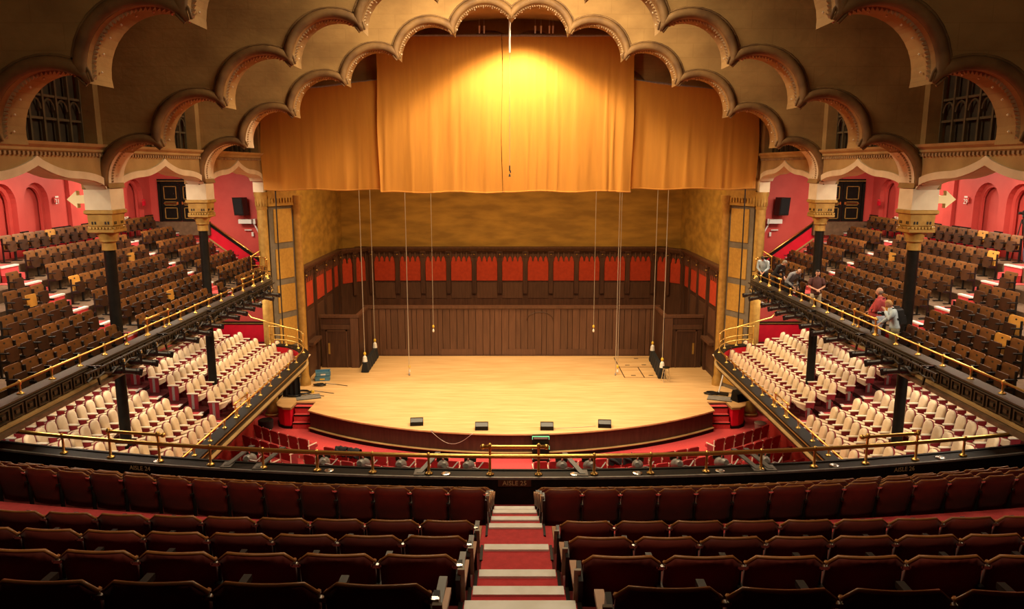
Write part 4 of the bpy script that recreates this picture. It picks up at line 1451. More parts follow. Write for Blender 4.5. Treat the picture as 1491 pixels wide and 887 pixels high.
for x, s in ((0.06, 'AISLE 25'), (-7.32, 'AISLE 24'), (7.72, 'AISLE 26')):
    y = par_y(x)
    a = math.atan(2 * PK * x)
    pl_ = MB().cbox((0, 0, 0), (0.62, 0.012, 0.13)).build('name_plate', 'darkwood' if s.endswith('25') else 'black', par, loc=(x, y - 0.028, ZP - 0.095), rz=a)
    text_obj('lettering', s, 0.125, (0, -0.008, 0), (PI / 2, 0, 0), 'lettering', pl_)

# side balconies
for sx in (-1, 1):
    S = SIDE(sx)
    for lvl, (x0, zl, yA, yB, hh, endr, endd) in enumerate(((10.44, 6.86, 12.5, 31.4, 0.25, 1.1, 1.6), (8.85, 3.68, 15.0, 30.6, 0.24, 2.1, 2.5))):
        pth = [(sx * x0, yA), (sx * x0, yB)]
        rl = empty('brass_rail', (0, 0, 0), label=f"brass rail on short posts along the {S} {'upper' if lvl == 0 else 'lower'} side tier front", cat='rail')
        curve = []
        for q in range(0, 9):
            a = PI / 2 * q / 8
            curve.append((sx * (x0 + endr * (1 - math.cos(a))), yB + endd * math.sin(a)))
        MB().tube([(x, y, zl + hh) for x, y in [pth[0]] + curve], 0.028, 8).build('handrail', 'brass', rl, smooth='all')
        pm = post_mesh(hh - 0.01)
        y = 14.2
        while y < yB:
            place('post', pm, rl, (sx * x0, y, zl))
            y += 1.12
        pt = post_mesh(0.46)
        yy = (21.0, 22.35, 28.7, 30.0) if lvl == 0 else (23.0, 24.1)
        for y in yy:
            place('tall_post', pt, rl, (sx * x0, y, zl))
        for y0, y1 in zip(yy[::2], yy[1::2]):
            MB().tube([(sx * x0, y0 - 0.1, zl + 0.46), (sx * x0, y1 + 0.1, zl + 0.46)], 0.03, 8).build('raised_handrail', 'brass', rl, smooth='all')
        # taller guard round the end next to the stage
        pg = post_mesh(0.82)
        for q in (2, 4, 6, 8):
            place('guard_post', pg, rl, (curve[q][0], curve[q][1], zl))
        for dz in (0.45, 0.84):
            MB().tube([(x, y, zl + dz) for x, y in curve[2:]], 0.02, 8).build('guard_rail', 'brass', rl, smooth='all')
        if lvl == 0:
            MB().tube([(curve[8][0], curve[8][1], zl + 0.84), (sx * 11.4, 34.6, 7.95), (sx * 11.2, UEND - 0.16, 7.75)], 0.025, 8).build('swept_handrail', 'brass', rl, smooth='all')
        else:
            MB().tube([(curve[6][0], curve[6][1], zl + 0.84), (sx * 11.9, 33.6, zl + 1.15), (sx * 12.6, 34.4, zl + 1.5)], 0.03, 8).build('swept_handrail', 'brass', rl, smooth='all')

# ================================================================== STAGE LIGHTS


def barrel_mesh():
    b = MB()
    m = Matrix.Rotation(-PI / 2, 4, 'X')     # axis along +y
    b.lathe([(0.07, -0.28), (0.10, -0.24), (0.115, -0.05), (0.085, 0.0), (0.075, 0.05), (0.075, 0.30), (0.09, 0.31), (0.09, 0.38), (0.07, 0.39)], (0, 0, 0), 12, mtx=m)
    b.cbox((0, 0.42, 0), (0.17, 0.08, 0.17))
    return b.mesh('barrel', 'iron', True)


BARREL = barrel_mesh()
YOKE = MB().box(-0.14, -0.125, -0.03, 0.03, -0.05, 0.2).box(0.125, 0.14, -0.03, 0.03, -0.05, 0.2).box(-0.14, 0.14, -0.03, 0.03, 0.19, 0.21).box(-0.03, 0.03, -0.03, 0.03, 0.2, 0.34).mesh('yoke', 'iron')
LENS = MB().lathe([(0.07, 0), (0.05, 0.012), (0.0, 0.015)], (0, 0, 0), 12, mtx=Matrix.Translation((0, 0.462, 0)) @ Matrix.Rotation(-PI / 2, 4, 'X')).mesh('lens', 'chrome')
TAG = MB().box(0.02, 0.09, -0.06, 0.0, 0.24, 0.32).mesh('tag', 'chrome')


def fixture(loc, d, label, group):
    o = empty('stage_light', loc, label=label, cat='stage light', group=group)
    d = Vector(d).normalized()
    q = d.to_track_quat('Y', 'Z')
    a = place('barrel', BARREL, o)
    a.rotation_euler = q.to_euler()
    l = place('lens', LENS, a)
    y = place('yoke', YOKE, o)
    y.rotation_euler = (0, 0, math.atan2(-d.x, d.y))
    place('tag', TAG, o, label='pale plastic tag')
    return o


lights_y = [(18.6, 19.5, 20.4), (22.2, 23.2, 24.2), (25.7, 26.5, 27.3, 28.1), (29.6, 30.4)]
for sx in (-1, 1):
    S = SIDE(sx)
    pipe = empty('lighting_pipe', (0, 0, 0), label=f'black lighting pipe hung along the {S} balcony front', cat='pipe')
    MB().tube([(sx * 10.0, 17.0, 6.80), (sx * 10.0, 31.2, 6.80)], 0.03, 8).build('tube', 'iron', pipe)
    MB().tube([(sx * 9.97, 17.0 + 0.18 * q, 6.62 + 0.04 * math.sin(q * 1.9) + 0.03 * math.sin(q * 0.7)) for q in range(79)], 0.022, 5).build('cable', 'iron', pipe)
    for y in (17.6, 21.2, 24.8, 28.8):
        MB().cbox((sx * 10.15, y, 6.83), (0.36, 0.06, 0.06)).cbox((sx * 10.06, y, 6.6), (0.05, 0.05, 0.5), rx=0.3).build('bracket', 'iron', pipe)
    cn = 0
    for g in lights_y:
        for y in g:
            cn += 1
            fixture((sx * 9.98, y, 6.46), (-sx * 0.72, 0.62, -0.22 - 0.02 * (cn % 3)), f'black stage spotlight under {S} balcony front, {ordinal(cn)} along toward the stage', f'spotlights on the {S} balcony pipe')

# fixtures just beyond the centre parapet
pipe = empty('lighting_pipe', (0, 0, 0), label='black lighting pipe beyond the centre parapet', cat='pipe')
pp = [(-5.6 + 11.2 * q / 24, par_y(-5.6 + 11.2 * q / 24) + 0.72, ZP + 0.16) for q in range(25)]
MB().tube([p for p in pp if p[0] < -0.55], 0.028, 8).build('tube', 'iron', pipe)
MB().tube([p for p in pp if p[0] > 0.65], 0.028, 8).build('tube', 'iron', pipe)
PAR = MB().lathe([(0.05, -0.22), (0.085, -0.17), (0.10, 0.0), (0.115, 0.06), (0.115, 0.10)], (0, 0, 0), 12, mtx=Matrix.Rotation(-PI / 2, 4, 'X')).mesh('can', 'grey', True)
PFLAP = MB().box(-0.12, 0.12, 0.10, 0.13, 0.08, 0.20).box(-0.12, 0.12, 0.10, 0.13, -0.20, -0.1).mesh('barn_door', 'iron')
PHOOK = MB().tube([(0, 0, 0.1), (0, -0.04, 0.17), (0, 0, 0.24), (0, 0.05, 0.22)], 0.018, 6).box(-0.02, 0.02, -0.02, 0.02, 0.0, 0.12).mesh('hook_clamp', 'chrome')
PCAB = MB().tube([(0.0, -0.2, 0.0), (0.1, -0.26, 0.08), (0.2, -0.2, 0.03), (0.3, -0.1, 0.12)], 0.014, 5).mesh('cord', 'white')
for j, x in enumerate((-5.3, -3.75, -2.95, -2.2, -1.35, -0.85, 1.0, 1.55, 2.5, 3.3, 4.2, 5.1)):
    o = empty('stage_lantern', (x, par_y(x) + 0.72, ZP - 0.07), label=f"small grey stage lantern hung beyond the parapet, {ordinal(j % 6 + 1)} of six {'left' if x < 0 else 'right'} of centre", cat='stage light', group='lanterns beyond the centre parapet')
    a = place('can', PAR, o)
    a.rotation_euler = (R(-22), 0, R(12 * math.sin(j * 2.1)))
    place('barn_door', PFLAP, a)
    place('hook_clamp', PHOOK, o)
    place('cord', PCAB, o)
for j, x in enumerate((-5.55, -1.75, 1.35, 4.75, -4.9, 5.0)):
    o = empty('pipe_bracket', (x, par_y(x), ZP), label=f"flat grey bracket carrying the lighting pipe, {ordinal(j + 1)} on the parapet", cat='bracket', group='brackets on the centre parapet')
    s = 0.3 if x < 0 else -0.3
    MB().add([(-0.05, 0.1, 0.015), (0.05, 0.1, 0.015), (0.05 + s, 0.75, 0.17), (-0.05 + s, 0.75, 0.17), (-0.05, 0.1, 0.04), (0.05, 0.1, 0.04), (0.05 + s, 0.75, 0.20), (-0.05 + s, 0.75, 0.20)], [(0, 1, 2, 3), (4, 5, 6, 7), (0, 1, 5, 4), (1, 2, 6, 5), (2, 3, 7, 6), (3, 0, 4, 7)]).build('arm', 'darkgrey', o)
    MB().box(-0.1, 0.1, 0.03, 0.3, 0.013, 0.03).build('foot_plate', 'darkgrey', o)
for j, x in enumerate((-7.0, -3.5, -1.25, 1.2, 2.4, 4.0, 6.3, 8.6)):
    o = empty('socket_plate', (x, par_y(x) + 0.13, ZP + 0.012), label=f'small round bright socket plate on the parapet top, {ordinal(j + 1)} from the left', cat='plate', group='socket plates on the parapet')
    MB().lathe([(0.09, 0), (0.09, 0.012), (0.06, 0.02), (0.02, 0.02)], (0, 0, 0), 12).build('disc', 'chrome', o)
    MB().lathe([(0.04, 0.02), (0.03, 0.03)], (0.02, 0, 0), 8).build('cap', 'grey', o)

# ================================================================== DOORS, SIGNS AND FITTINGS OF THE BALCONIES
for sx in (-1, 1):
    S = SIDE(sx)
    dn = 1 if sx < 0 else 2
    d = empty(f'door_{dn}', (sx * 15.75, UEND - 0.02, 9.05), kind='structure')
    d.scale = (0.92, 1, 0.80)
    MB().box(*sorted((sx * 14.4, sx * UX)), 35.75, UEND, 8.4, 9.04).build('door_landing', 'concrete', bpy.data.objects[f'floor_balcony_{S}'])
    MB().box(-1.12, 1.12, -0.10, 0.0, 2.25, 2.50).box(-1.12, -0.98, -0.10, 0.0, 0, 2.3).box(0.98, 1.12, -0.10, 0.0, 0, 2.3).build('door_frame', 'black', d)
    MB().box(-1.12, 1.12, -0.125, -0.1, 2.36, 2.40).build('gold_bead', 'gold', d)
    for s in (-1, 1):
        lf = MB().box(*sorted((s * 0.015, s * 0.97)), -0.05, 0.0, 0.02, 2.24).build('door_leaf', 'black', d)
        c = s * 0.5
        for z0, z1 in ((0.15, 0.82), (0.95, 1.17), (1.30, 2.08)):
            b = MB()
            b.box(c - 0.33, c - 0.29, -0.075, -0.05, z0, z1).box(c + 0.29, c + 0.33, -0.075, -0.05, z0, z1).box(c - 0.33, c + 0.33, -0.075, -0.05, z0, z0 + 0.04).box(c - 0.33, c + 0.33, -0.075, -0.05, z1 - 0.04, z1)
            b.build('gold_moulding', 'gold', lf)
        MB().cbox((s * 0.12, -0.09, 1.08), (0.05, 0.05, 0.16)).tube([(s * 0.12, -0.1, 1.06), (s * 0.85, -0.1, 1.06)], 0.02, 6).build('push_bar', 'brass', lf)
    if sx > 0:
        MB().box(-0.62, -0.32, -0.08, -0.05, 1.42, 1.5).build('red_sticker', 'dado', lf)
    e = empty('exit_sign', (sx * 15.35, UEND - 0.1, 11.19), label=f'lit red exit sign over the black doors, {S} balcony', cat='sign')
    MB().box(-0.27, 0.27, -0.06, 0.06, -0.12, 0.12).build('housing', 'black', e)
    text_obj('lettering', 'EXIT', 0.2, (0, -0.062, 0), (PI / 2, 0, 0), 'exit', e)
    al = empty('fire_alarm', (sx * 17.02, UEND - 1.05, 9.95), label=f'small red fire alarm beside the {S} balcony doors', cat='alarm')
    MB().cbox((0, 0, 0), (0.1, 0.14, 0.2)).build('box', 'dado', al)
    MB().lathe([(0.07, 0), (0.07, 0.03), (0.03, 0.05)], (0, -0.0, 0.14), 10).build('bell', 'dado', al)
    wb = empty('emergency_light', (sx * 17.08, 33.2, 9.25), label=f'small white emergency light on the red back wall, {S} balcony', cat='lamp')
    MB().cbox((0, 0, 0), (0.12, 0.34, 0.22)).build('box', 'white', wb)
    for q in (-1, 1):
        MB().lathe([(0.05, 0), (0.06, 0.06)], (-sx * 0.06, q * 0.12, 0.14), 8).build('lamp_head', 'bulb', wb)
    # row-section number on the back wall
    ns = empty('section_sign', (sx * 17.13, 28.45, 10.38), rz=-sx * PI / 2, label=f"white wall sign with number {'21' if sx < 0 else '29'} on the red wall, {S} balcony", cat='sign')
    MB().cbox((0, 0, 0), (0.34, 0.02, 0.18)).build('plate', 'redwall', ns).location = (0, 0, 0)
    text_obj('lettering', '21' if sx < 0 else '29', 0.27, (0, -0.02, -0.06), (PI / 2, 0, 0), 'white', ns)
    MB().cbox((0, -0.015, 0.12), (0.2, 0.01, 0.06)).build('caption_bar', 'white', ns)
    # arrow sign on the pier
    ar = empty('arrow_sign', (sx * 11.72, PIER_Y[1] - 0.1, 10.72), label=f'cream arrow-shaped sign box on the {S} pier', cat='sign')
    pts = [(0.0, -0.11), (0.3, -0.11), (0.3, -0.24), (0.58, 0.0), (0.3, 0.24), (0.3, 0.11), (0.0, 0.11)]
    MB().prism(pts if sx > 0 else [(-u, v) for u, v in pts], lambda u, v, t: (u, t, v), -0.08, 0.08).build('body', 'signcream', ar)
    MB().cbox((-sx * 0.05, 0.05, 0), (0.12, 0.08, 0.12)).build('bracket', 'grey', ar)
    # loudspeaker and white projector with conduit on the end wall
    sp = empty('loudspeaker', (sx * 12.75, UEND - 0.45, 9.78), rz=sx * R(18), label=f'black loudspeaker hung on the red end wall, {S} balcony', cat='loudspeaker')
    MB().prism([(-0.27, -0.42), (0.27, -0.42), (0.27, 0.42), (-0.27, 0.42)], lambda u, v, t: (u * (1 if t < 0.2 else 0.7), t - 0.12 * (v > 0) * 0 - v * 0.12, v), -0.22, 0.28).build('cabinet', 'iron', sp)
    MB().cbox((0, -0.232, 0), (0.46, 0.01, 0.74), rx=R(7)).build('grille', 'blackcloth', sp)
    MB().box(-0.05, 0.05, 0.1, 0.45, -0.05, 0.05).build('bracket', 'grey', sp)
    pj = empty('white_projector', (sx * 12.6, UEND - 0.2, 9.06), label=f'white wall unit with curved conduit below the {S} loudspeaker', cat='projector')
    MB().cbox((-0.05, 0, 0), (0.62, 0.3, 0.2)).build('case', 'white', pj)
    MB().cbox((-sx * 0.38, 0, 0.0), (0.1, 0.2, 0.24)).build('lens_hood', 'white', pj)
    MB().tube([(-sx * 0.28, 0.05, -0.05), (-sx * 0.45, 0.05, -0.4), (-sx * 0.58, 0.05, -0.72), (-sx * 0.7, 0.05, -0.78), (-sx * 0.82, 0.05, -0.62)], 0.035, 7).build('conduit', 'white', pj, smooth='all')
    MB().cbox((sx * 0.0, 0.1, -0.42), (0.34, 0.04, 0.05)).cbox((-sx * 0.2, 0.1, -0.62), (0.1, 0.04, 0.2)).build('junction_box', 'white', pj)
    pj2 = empty('white_projector', (sx * 12.3, UEND - 0.2, 5.45), label=f'white wall unit with curved conduit in the {S} lower tier', cat='projector')
    MB().cbox((sx * 0.2, 0, 0.1), (0.8, 0.3, 0.14)).build('case', 'white', pj2)
    MB().tube([(-sx * 0.1, 0.05, 0.0), (-sx * 0.3, 0.05, -0.5), (-sx * 0.5, 0.05, -0.62), (-sx * 0.62, 0.05, -0.45)], 0.04, 7).build('conduit', 'white', pj2, smooth='all')
    MB().cbox((-sx * 0.05, 0.1, -0.35), (0.14, 0.05, 0.25)).build('junction_box', 'white', pj2)

# ================================================================== THINGS ON AND OVER THE STAGE
TH = R(10.4)


def on_plane(px, py, z):
    """point of the horizontal plane z met by the sight line through a picture position"""
    a, c = (px - 744.5) / 1090, (py - 443.5) / 1090
    dy = math.cos(TH) - c * math.sin(TH)
    dz = -math.sin(TH) - c * math.cos(TH)
    t = (z - EYE) / dz
    return Vector((a * t, dy * t, z))


for j, (px_, py_, rz) in enumerate(((606, 621, 0.10), (701, 627.5, 0.02), (796.5, 627.5, -0.02), (881, 624, -0.10))):
    p = on_plane(px_, py_, 1.0)
    o = empty('wedge_monitor', (p.x, p.y + 0.2, 1.004), rz=rz, label=f'low dark box at the front stage edge, {ordinal(j + 1)} from the left', cat='box', group='dark boxes at the front stage edge')  # wedge monitors standing along the stage edge
    MB().prism([(0, 0), (0.34, 0), (0.34, 0.26), (0.14, 0.30), (0, 0.16)], lambda u, v, t: (t, u - 0.17, v), -0.27, 0.27).build('case', 'black', o)
    MB().add([(-0.25, -0.168, 0.17), (0.25, -0.168, 0.17), (0.25, -0.04, 0.29), (-0.25, -0.04, 0.29)], [(0, 1, 2, 3)]).build('grille', 'iron', o)
    MB().box(-0.05, 0.05, 0.165, 0.19, 0.1, 0.14).build('handle', 'grey', o)


def cable(name, label, pts, r, m='iron'):
    o = empty(name, pts[0], label=label, cat='cable')
    q = [tuple(Vector(p) - Vector(pts[0])) for p in pts]
    MB().tube(q, r, 6).build('cord', m, o, smooth='all')
    MB().tube([q[0], tuple(Vector(q[0]) + Vector((0.1, 0, 0)))], r * 1.8, 6).build('plug', m, o)
    return o


def loop(ax, bx, y0, sag, n=12, z=1.02, bow=0.0):
    return [(ax + (bx - ax) * k / n, y0(ax + (bx - ax) * k / n), z - sag * math.sin(PI * k / n)) for k in range(n + 1)]


edge_y = lambda x: ARC_C[1] - math.sqrt(max(0.1, (ARC_R + 0.03) ** 2 - x * x))
cable('stage_cable', 'thin cable drooping over the stage edge, left of centre', loop(-3.3, -1.55, lambda x: edge_y(x) - 0.03, 0.5), 0.009, 'wire')
cable('stage_cable', 'thin cable on the stage between the two right boxes', loop(1.7, 3.5, lambda x: edge_y(x) + 0.5, 0.0), 0.009, 'wire')
# portable steps with green lit edges
p = Vector((1.18, 28.2, 0))
o = empty('portable_steps', p, label='black portable steps with green edge lights at the stage front', cat='steps')
for k in range(3):
    s = MB().box(-0.34, 0.34, 0.02 + 0.2 * k, 0.24 + 0.2 * k, 0.0, 0.34 * (k + 1) - 0.06).build('tread', 'black', o)
    for q in (-1, 1):
        MB().box(*sorted((q * 0.345, q * 0.32)), 0.0 + 0.2 * k, 0.03 + 0.2 * k, 0.34 * (k + 1) - 0.19, 0.34 * (k + 1) - 0.06).build('edge_light', 'green', s)
    MB().box(-0.34, 0.34, 0.0 + 0.2 * k, 0.03 + 0.2 * k, 0.34 * (k + 1) - 0.08, 0.34 * (k + 1) - 0.055).build('edge_light', 'green', s)
    MB().box(-0.28, 0.28, 0.0 + 0.2 * k, 0.02 + 0.2 * k, 0.34 * (k + 1) - 0.17, 0.34 * (k + 1) - 0.1).build('riser_slot', 'grey', s)

# long black weighted bars hanging on pairs of cables
for sx, a, b_ in ((-1, (531, 539), (547, 516)), (1, (964, 548), (949, 520))):
    pa, pb = on_plane(*a, 1.15), on_plane(*b_, 1.15)
    o = empty('hanging_bar', (0, 0, 0), label=f'long black skirted bar hung on two cables just above the {SIDE(sx)} stage floor', cat='bar')
    d = (pb - pa)
    d.z = 0
    L = d.length
    ang = math.atan2(d.y, d.x)
    m = Matrix.Translation(pa) @ Matrix.Rotation(ang, 4, 'Z')
    b = MB()
    n = 16
    vs = []
    for k in range(n + 1):
        u = L * k / n
        w = 0.13 + 0.02 * math.sin(k * 2.3)
        for (y, z) in ((-w - 0.06, -0.12), (-w * 0.7, 0.42), (w * 0.7, 0.42), (w + 0.06, -0.12)):
            vs.append(tuple(m @ Vector((u, y, z))))
    fs = [(k * 4 + j, (k + 1) * 4 + j, (k + 1) * 4 + (j + 1) % 4, k * 4 + (j + 1) % 4) for k in range(n) for j in range(4)] + [(0, 1, 2, 3), (n * 4, n * 4 + 1, n * 4 + 2, n * 4 + 3)]
    b.add(vs, fs)
    b.build('skirt', 'blackcloth', o)
    for u in (0.15, L - 0.15):
        q = m @ Vector((u, 0, 0.42))
        MB().tube([tuple(q + Vector((0, 0, 0.5))), (q.x, q.y, vault(q.x) + 0.05)], 0.02, 6).build('wire_rope', 'wire', o)
        MB().lathe([(0.13, 0.0), (0.1, 0.25), (0.03, 0.34)], tuple(q), 8).build('weight', 'white', o, label='pale weight under the hook')
        MB().lathe([(0.04, 0.34), (0.07, 0.40), (0.07, 0.46), (0.03, 0.52)], tuple(q), 8).build('hook', 'yellow', o, label='yellow hook')
for j, (px_, py_, y_, zb, txt) in enumerate(((596, 543, 37.6, None, 'left of stage centre, almost touching the floor'), (631, 484, 40.2, None, 'left of centre before the planked front'), (864, 484, 40.2, None, 'right of centre before the planked front'), (899, 543, 37.6, None, 'right of stage centre, almost touching the floor'))):
    a, c = (px_ - 744.5) / 1090, (py_ - 443.5) / 1090
    dy = math.cos(TH) - c * math.sin(TH)
    dz = -math.sin(TH) - c * math.cos(TH)
    t = y_ / dy
    x_, z_ = a * t, EYE + dz * t
    o = empty('hoist_hook', (x_, y_, z_), label=f'hoist wire with small yellow hook, {txt}', cat='hook', group='hoist hooks over the stage')
    MB().tube([(0, 0, 0.4), (0, 0, vault(x_) - 0.02 - z_)], 0.014, 6).build('wire_rope', 'wire', o)
    MB().lathe([(0.03, 0.25), (0.06, 0.30), (0.06, 0.37), (0.02, 0.42)], (0, 0, 0), 8).build('hook_block', 'yellow', o)
    MB().lathe([(0.02, 0.0), (0.06, 0.06), (0.05, 0.14), (0.02, 0.2)], (0, 0, 0), 8).build('weight', 'white', o)
    MB().tube([(0, 0, 0.2), (0, 0, 0.26)], 0.015, 6).build('link', 'wire', o)
for sx, px_ in ((-1, 590), (1, 902)):
    x_ = (px_ - 744.5) / 1090 * 37.2
    o = empty('stage_wire', (x_, 37.4, 1.02), label=f'thin pale wire hanging to the stage floor, {SIDE(sx)} of centre', cat='wire', group='stage wires')
    MB().tube([(0, 0, 0), (0, 0, 15.4)], 0.018, 6).build('wire_rope', 'wire', o)
    MB().lathe([(0.04, 0), (0.05, 0.05), (0.02, 0.12)], (0, 0, 0), 8).build('end_weight', 'grey', o)
# centre pendant in front of the curtain
o = empty('centre_pendant', (-0.07, 30.5, 0), label='pale rod and wire hanging before the centre of the curtain', cat='pendant')
MB().tube([(0, 0, 16.0), (0, 0, 18.0)], 0.035, 8).build('rod', 'white', o)
MB().tube([(0, 0, 11.6), (0, 0, 16.0)], 0.008, 5).build('wire_rope', 'wire', o)
MB().cbox((0, 0, 11.55), (0.05, 0.05, 0.22)).cbox((0.03, 0, 11.42), (0.05, 0.05, 0.1)).lathe([(0.05, 0), (0.02, 0.12)], (0, 0, 11.22), 8).build('hook', 'iron', o)
for j, x_ in enumerate((-1.35, -1.15, 1.0, 1.25, 1.6, 1.75)):
    o = empty('glass_drop', (x_, 33.1, EYE + 5.75), label=f'small white glass drop hanging above the curtain, {ordinal(j + 1)} from the left', cat='glass drop', group='glass drops above the curtain')
    MB().tube([(0, 0, -0.2), (0, 0, 0.1)], [0.03, 0.04], 6).build('drop', 'white', o)
    MB().tube([(0, 0, 0.1), (0, 0, 0.4)], 0.008, 4).build('wire_rope', 'wire', o)

# black side cables beside the ochre panels
for sx, xx in ((-1, 410), (1, 1076)):
    x_ = (xx - 744.5) / 1090 * 34.3
    o = empty('black_cable', (x_, 33.75, 2.2), label=f'black cable hanging before the {SIDE(sx)} ochre panels', cat='cable')
    MB().tube([(0, 0, 0), (0.01 * sx, 0, 4), (0, 0, 8.3), (0, 0, vault(x_) - 2.15)], 0.03, 6).build('cord', 'iron', o)
    MB().lathe([(0.05, 0), (0.06, 0.2), (0.03, 0.3)], (0, 0, -0.1), 8).build('plug', 'iron', o)

# trapdoor outline, stool, crates, coils, mats
o = empty('trapdoor', (0, 0, 1.0), label='rectangular trapdoor outline with flush handles in the stage floor', cat='trapdoor')
q = [on_plane(*p, 1.0) for p in ((897, 521), (946, 521), (957, 550), (911, 550))]
x0, x1, y0, y1 = q[0].x * 0.98, q[1].x, q[2].y, q[0].y
frm = [((x0, y0), (x1, y0)), ((x0, y1), (x1, y1)), ((x0, y0), (x0, y1)), ((x1, y0), (x1, y1)), (((x0 + x1) / 2, y0), ((x0 + x1) / 2, (y0 + y1) / 2)), ((x0, (y0 + y1) / 2), (x1, (y0 + y1) / 2))]
for (a, b_) in frm:
    MB().box(min(a[0], b_[0]) - 0.025, max(a[0], b_[0]) + 0.025, min(a[1], b_[1]) - 0.025, max(a[1], b_[1]) + 0.025, -0.01, 0.006).build('gap_strip', 'darkwood', o)
for fx, fy in ((0.25, 0.1), (0.7, 0.1), (0.25, 0.6), (0.7, 0.62), (0.6, 0.95)):
    MB().box(x0 + (x1 - x0) * fx - 0.12, x0 + (x1 - x0) * fx + 0.12, y0 + (y1 - y0) * fy - 0.05, y0 + (y1 - y0) * fy + 0.05, 0, 0.008).build('flush_handle', 'iron', o)
p = on_plane(969, 556, 1.0)
o = empty('stool', p, rz=0.2, label='grey metal stool with dark seat beside the right hanging bar', cat='stool')
MB().lathe([(0.17, 0.72), (0.18, 0.74), (0.18, 0.77), (0.15, 0.78)], (0, 0, 0), 14).build('seat', 'black', o)
for k in range(4):
    a = PI / 4 + k * PI / 2
    MB().tube([(0.12 * math.cos(a), 0.12 * math.sin(a), 0.73), (0.24 * math.cos(a), 0.24 * math.sin(a), 0.0)], 0.018, 6).build('leg', 'chrome', o)
for z in (0.25, 0.48):
    r_ = 0.12 + 0.12 * (0.73 - z) / 0.73
    MB().tube([(r_ * math.cos(PI / 4 + k * PI / 2), r_ * math.sin(PI / 4 + k * PI / 2), z) for k in range(4)], 0.012, 5, closed=True).build('rung', 'chrome', o)
p = on_plane(470, 553, 1.0)
for j in range(2):
    o = empty('plastic_crate', (p.x + 0.02 * j, p.y, 1.0 + 0.24 * j), rz=0.15 + 0.12 * j, label=f"blue plastic crate beside the left stage wall, {'upper' if j else 'lower'} of two", cat='crate')
    b = MB()
    b.box(-0.36, 0.36, -0.25, 0.25, 0, 0.03).box(-0.36, -0.33, -0.25, 0.25, 0, 0.22).box(0.33, 0.36, -0.25, 0.25, 0, 0.22).box(-0.36, 0.36, -0.25, -0.22, 0, 0.22).box(-0.36, 0.36, 0.22, 0.25, 0, 0.22)
    b.build('body', 'blue', o)
    MB().box(-0.38, 0.38, -0.27, -0.25, 0.18, 0.23).box(-0.38, 0.38, 0.25, 0.27, 0.18, 0.23).build('rim', 'blue', o)
    MB().box(-0.12, 0.12, -0.262, -0.25, 0.06, 0.13).build('label_patch', 'yellow' if j == 0 else 'white', o)
for j, (px_, py_, r_, m_) in enumerate(((440, 573, 0.42, 'iron'), (428, 577, 0.33, 'iron'), (466, 562, 0.26, 'iron'), (1036, 574, 0.3, 'iron'))):
    p = on_plane(px_, py_, 1.0)
    o = empty('cable_coil', p, label=f'coil of black cable on the stage, {("under the left gilded column", "outermost at the left corner", "beside the blue crates", "in the right stage corner")[j]}', cat='cable')
    pts = [((r_ + 0.05 * math.sin(3.1 * k)) * math.cos(k * 0.55) + 0.04 * math.sin(k), (r_ * 0.7) * math.sin(k * 0.55), 0.02 + 0.0025 * k) for k in range(36)]
    MB().tube(pts, 0.022, 5).build('coil', m_, o, smooth='all')
    MB().tube([pts[-1], (r_ + 0.5, 0.2, 0.02), (r_ + 1.1, -0.05, 0.02)], 0.016, 5).build('loose_end', m_, o)
    if j == 0:
        MB().cbox((0.45, 0.1, 0.06), (0.18, 0.12, 0.1)).build('connector', 'yellow', o, label='yellow connector')
for sx, c in ((-1, (449, 584)), (1, (1048, 586))):
    p = on_plane(*c, 1.0)
    o = empty('grey_mat', (p.x + sx * 0.15, p.y + 0.55, 1.002), rz=-sx * 0.35, label=f'speckled grey mat at the {SIDE(sx)} top of the stage steps', cat='mat')
    MB().box(-0.55, 0.55, -0.33, 0.33, 0, 0.02).build('mat_top', 'grey', o)
    for q in (-0.36, 0.33):
        MB().box(-0.55, 0.55, q, q + 0.03, 0, 0.025).build('border', 'black', o)
p = on_plane(1078, 584, 1.0)
o = empty('floor_monitor', (p.x, p.y + 0.1, 1.0), rz=0.5, label='black wedge speaker in the right stage corner', cat='loudspeaker')
MB().prism([(0, 0), (0.5, 0), (0.4, 0.5), (0.1, 0.35)], lambda u, v, t: (t, u - 0.25, v), -0.35, 0.35).build('cabinet', 'black', o)
MB().box(-0.28, 0.28, 0.2, 0.26, 0.1, 0.4).build('grille', 'blackcloth', o)
p = on_plane(1046, 574, 1.0)
o = empty('leaning_pole', p, label='pale pole on a black foot leaning in the right stage corner', cat='pole')
MB().tube([(0, 0, 0.05), (0.42, 0.25, 1.75)], 0.035, 7).build('pole', 'white', o)
MB().cbox((0, 0, 0.025), (0.9, 0.4, 0.05), rz=-0.4).build('foot', 'black', o)
p = on_plane(424, 579, 1.0)
o = empty('dark_drape', (p.x, p.y + 0.1, 1.0), label='dark drape hanging under the left lower tier end', cat='drape')
MB().prism([(-0.42 + 0.06 * k, 0.05 * math.sin(k * 1.7)) for k in range(15)] + [(0.42 - 0.06 * k, 0.05 * math.sin((14 - k) * 1.7) + 0.03) for k in range(15)], lambda u, v, t: (u, v, t), 0.0, 0.95).build('cloth', 'blackcloth', o)
MB().tube([(-0.45, 0, 0.95), (0.45, 0, 0.95)], 0.03, 6).build('rod', 'iron', o)
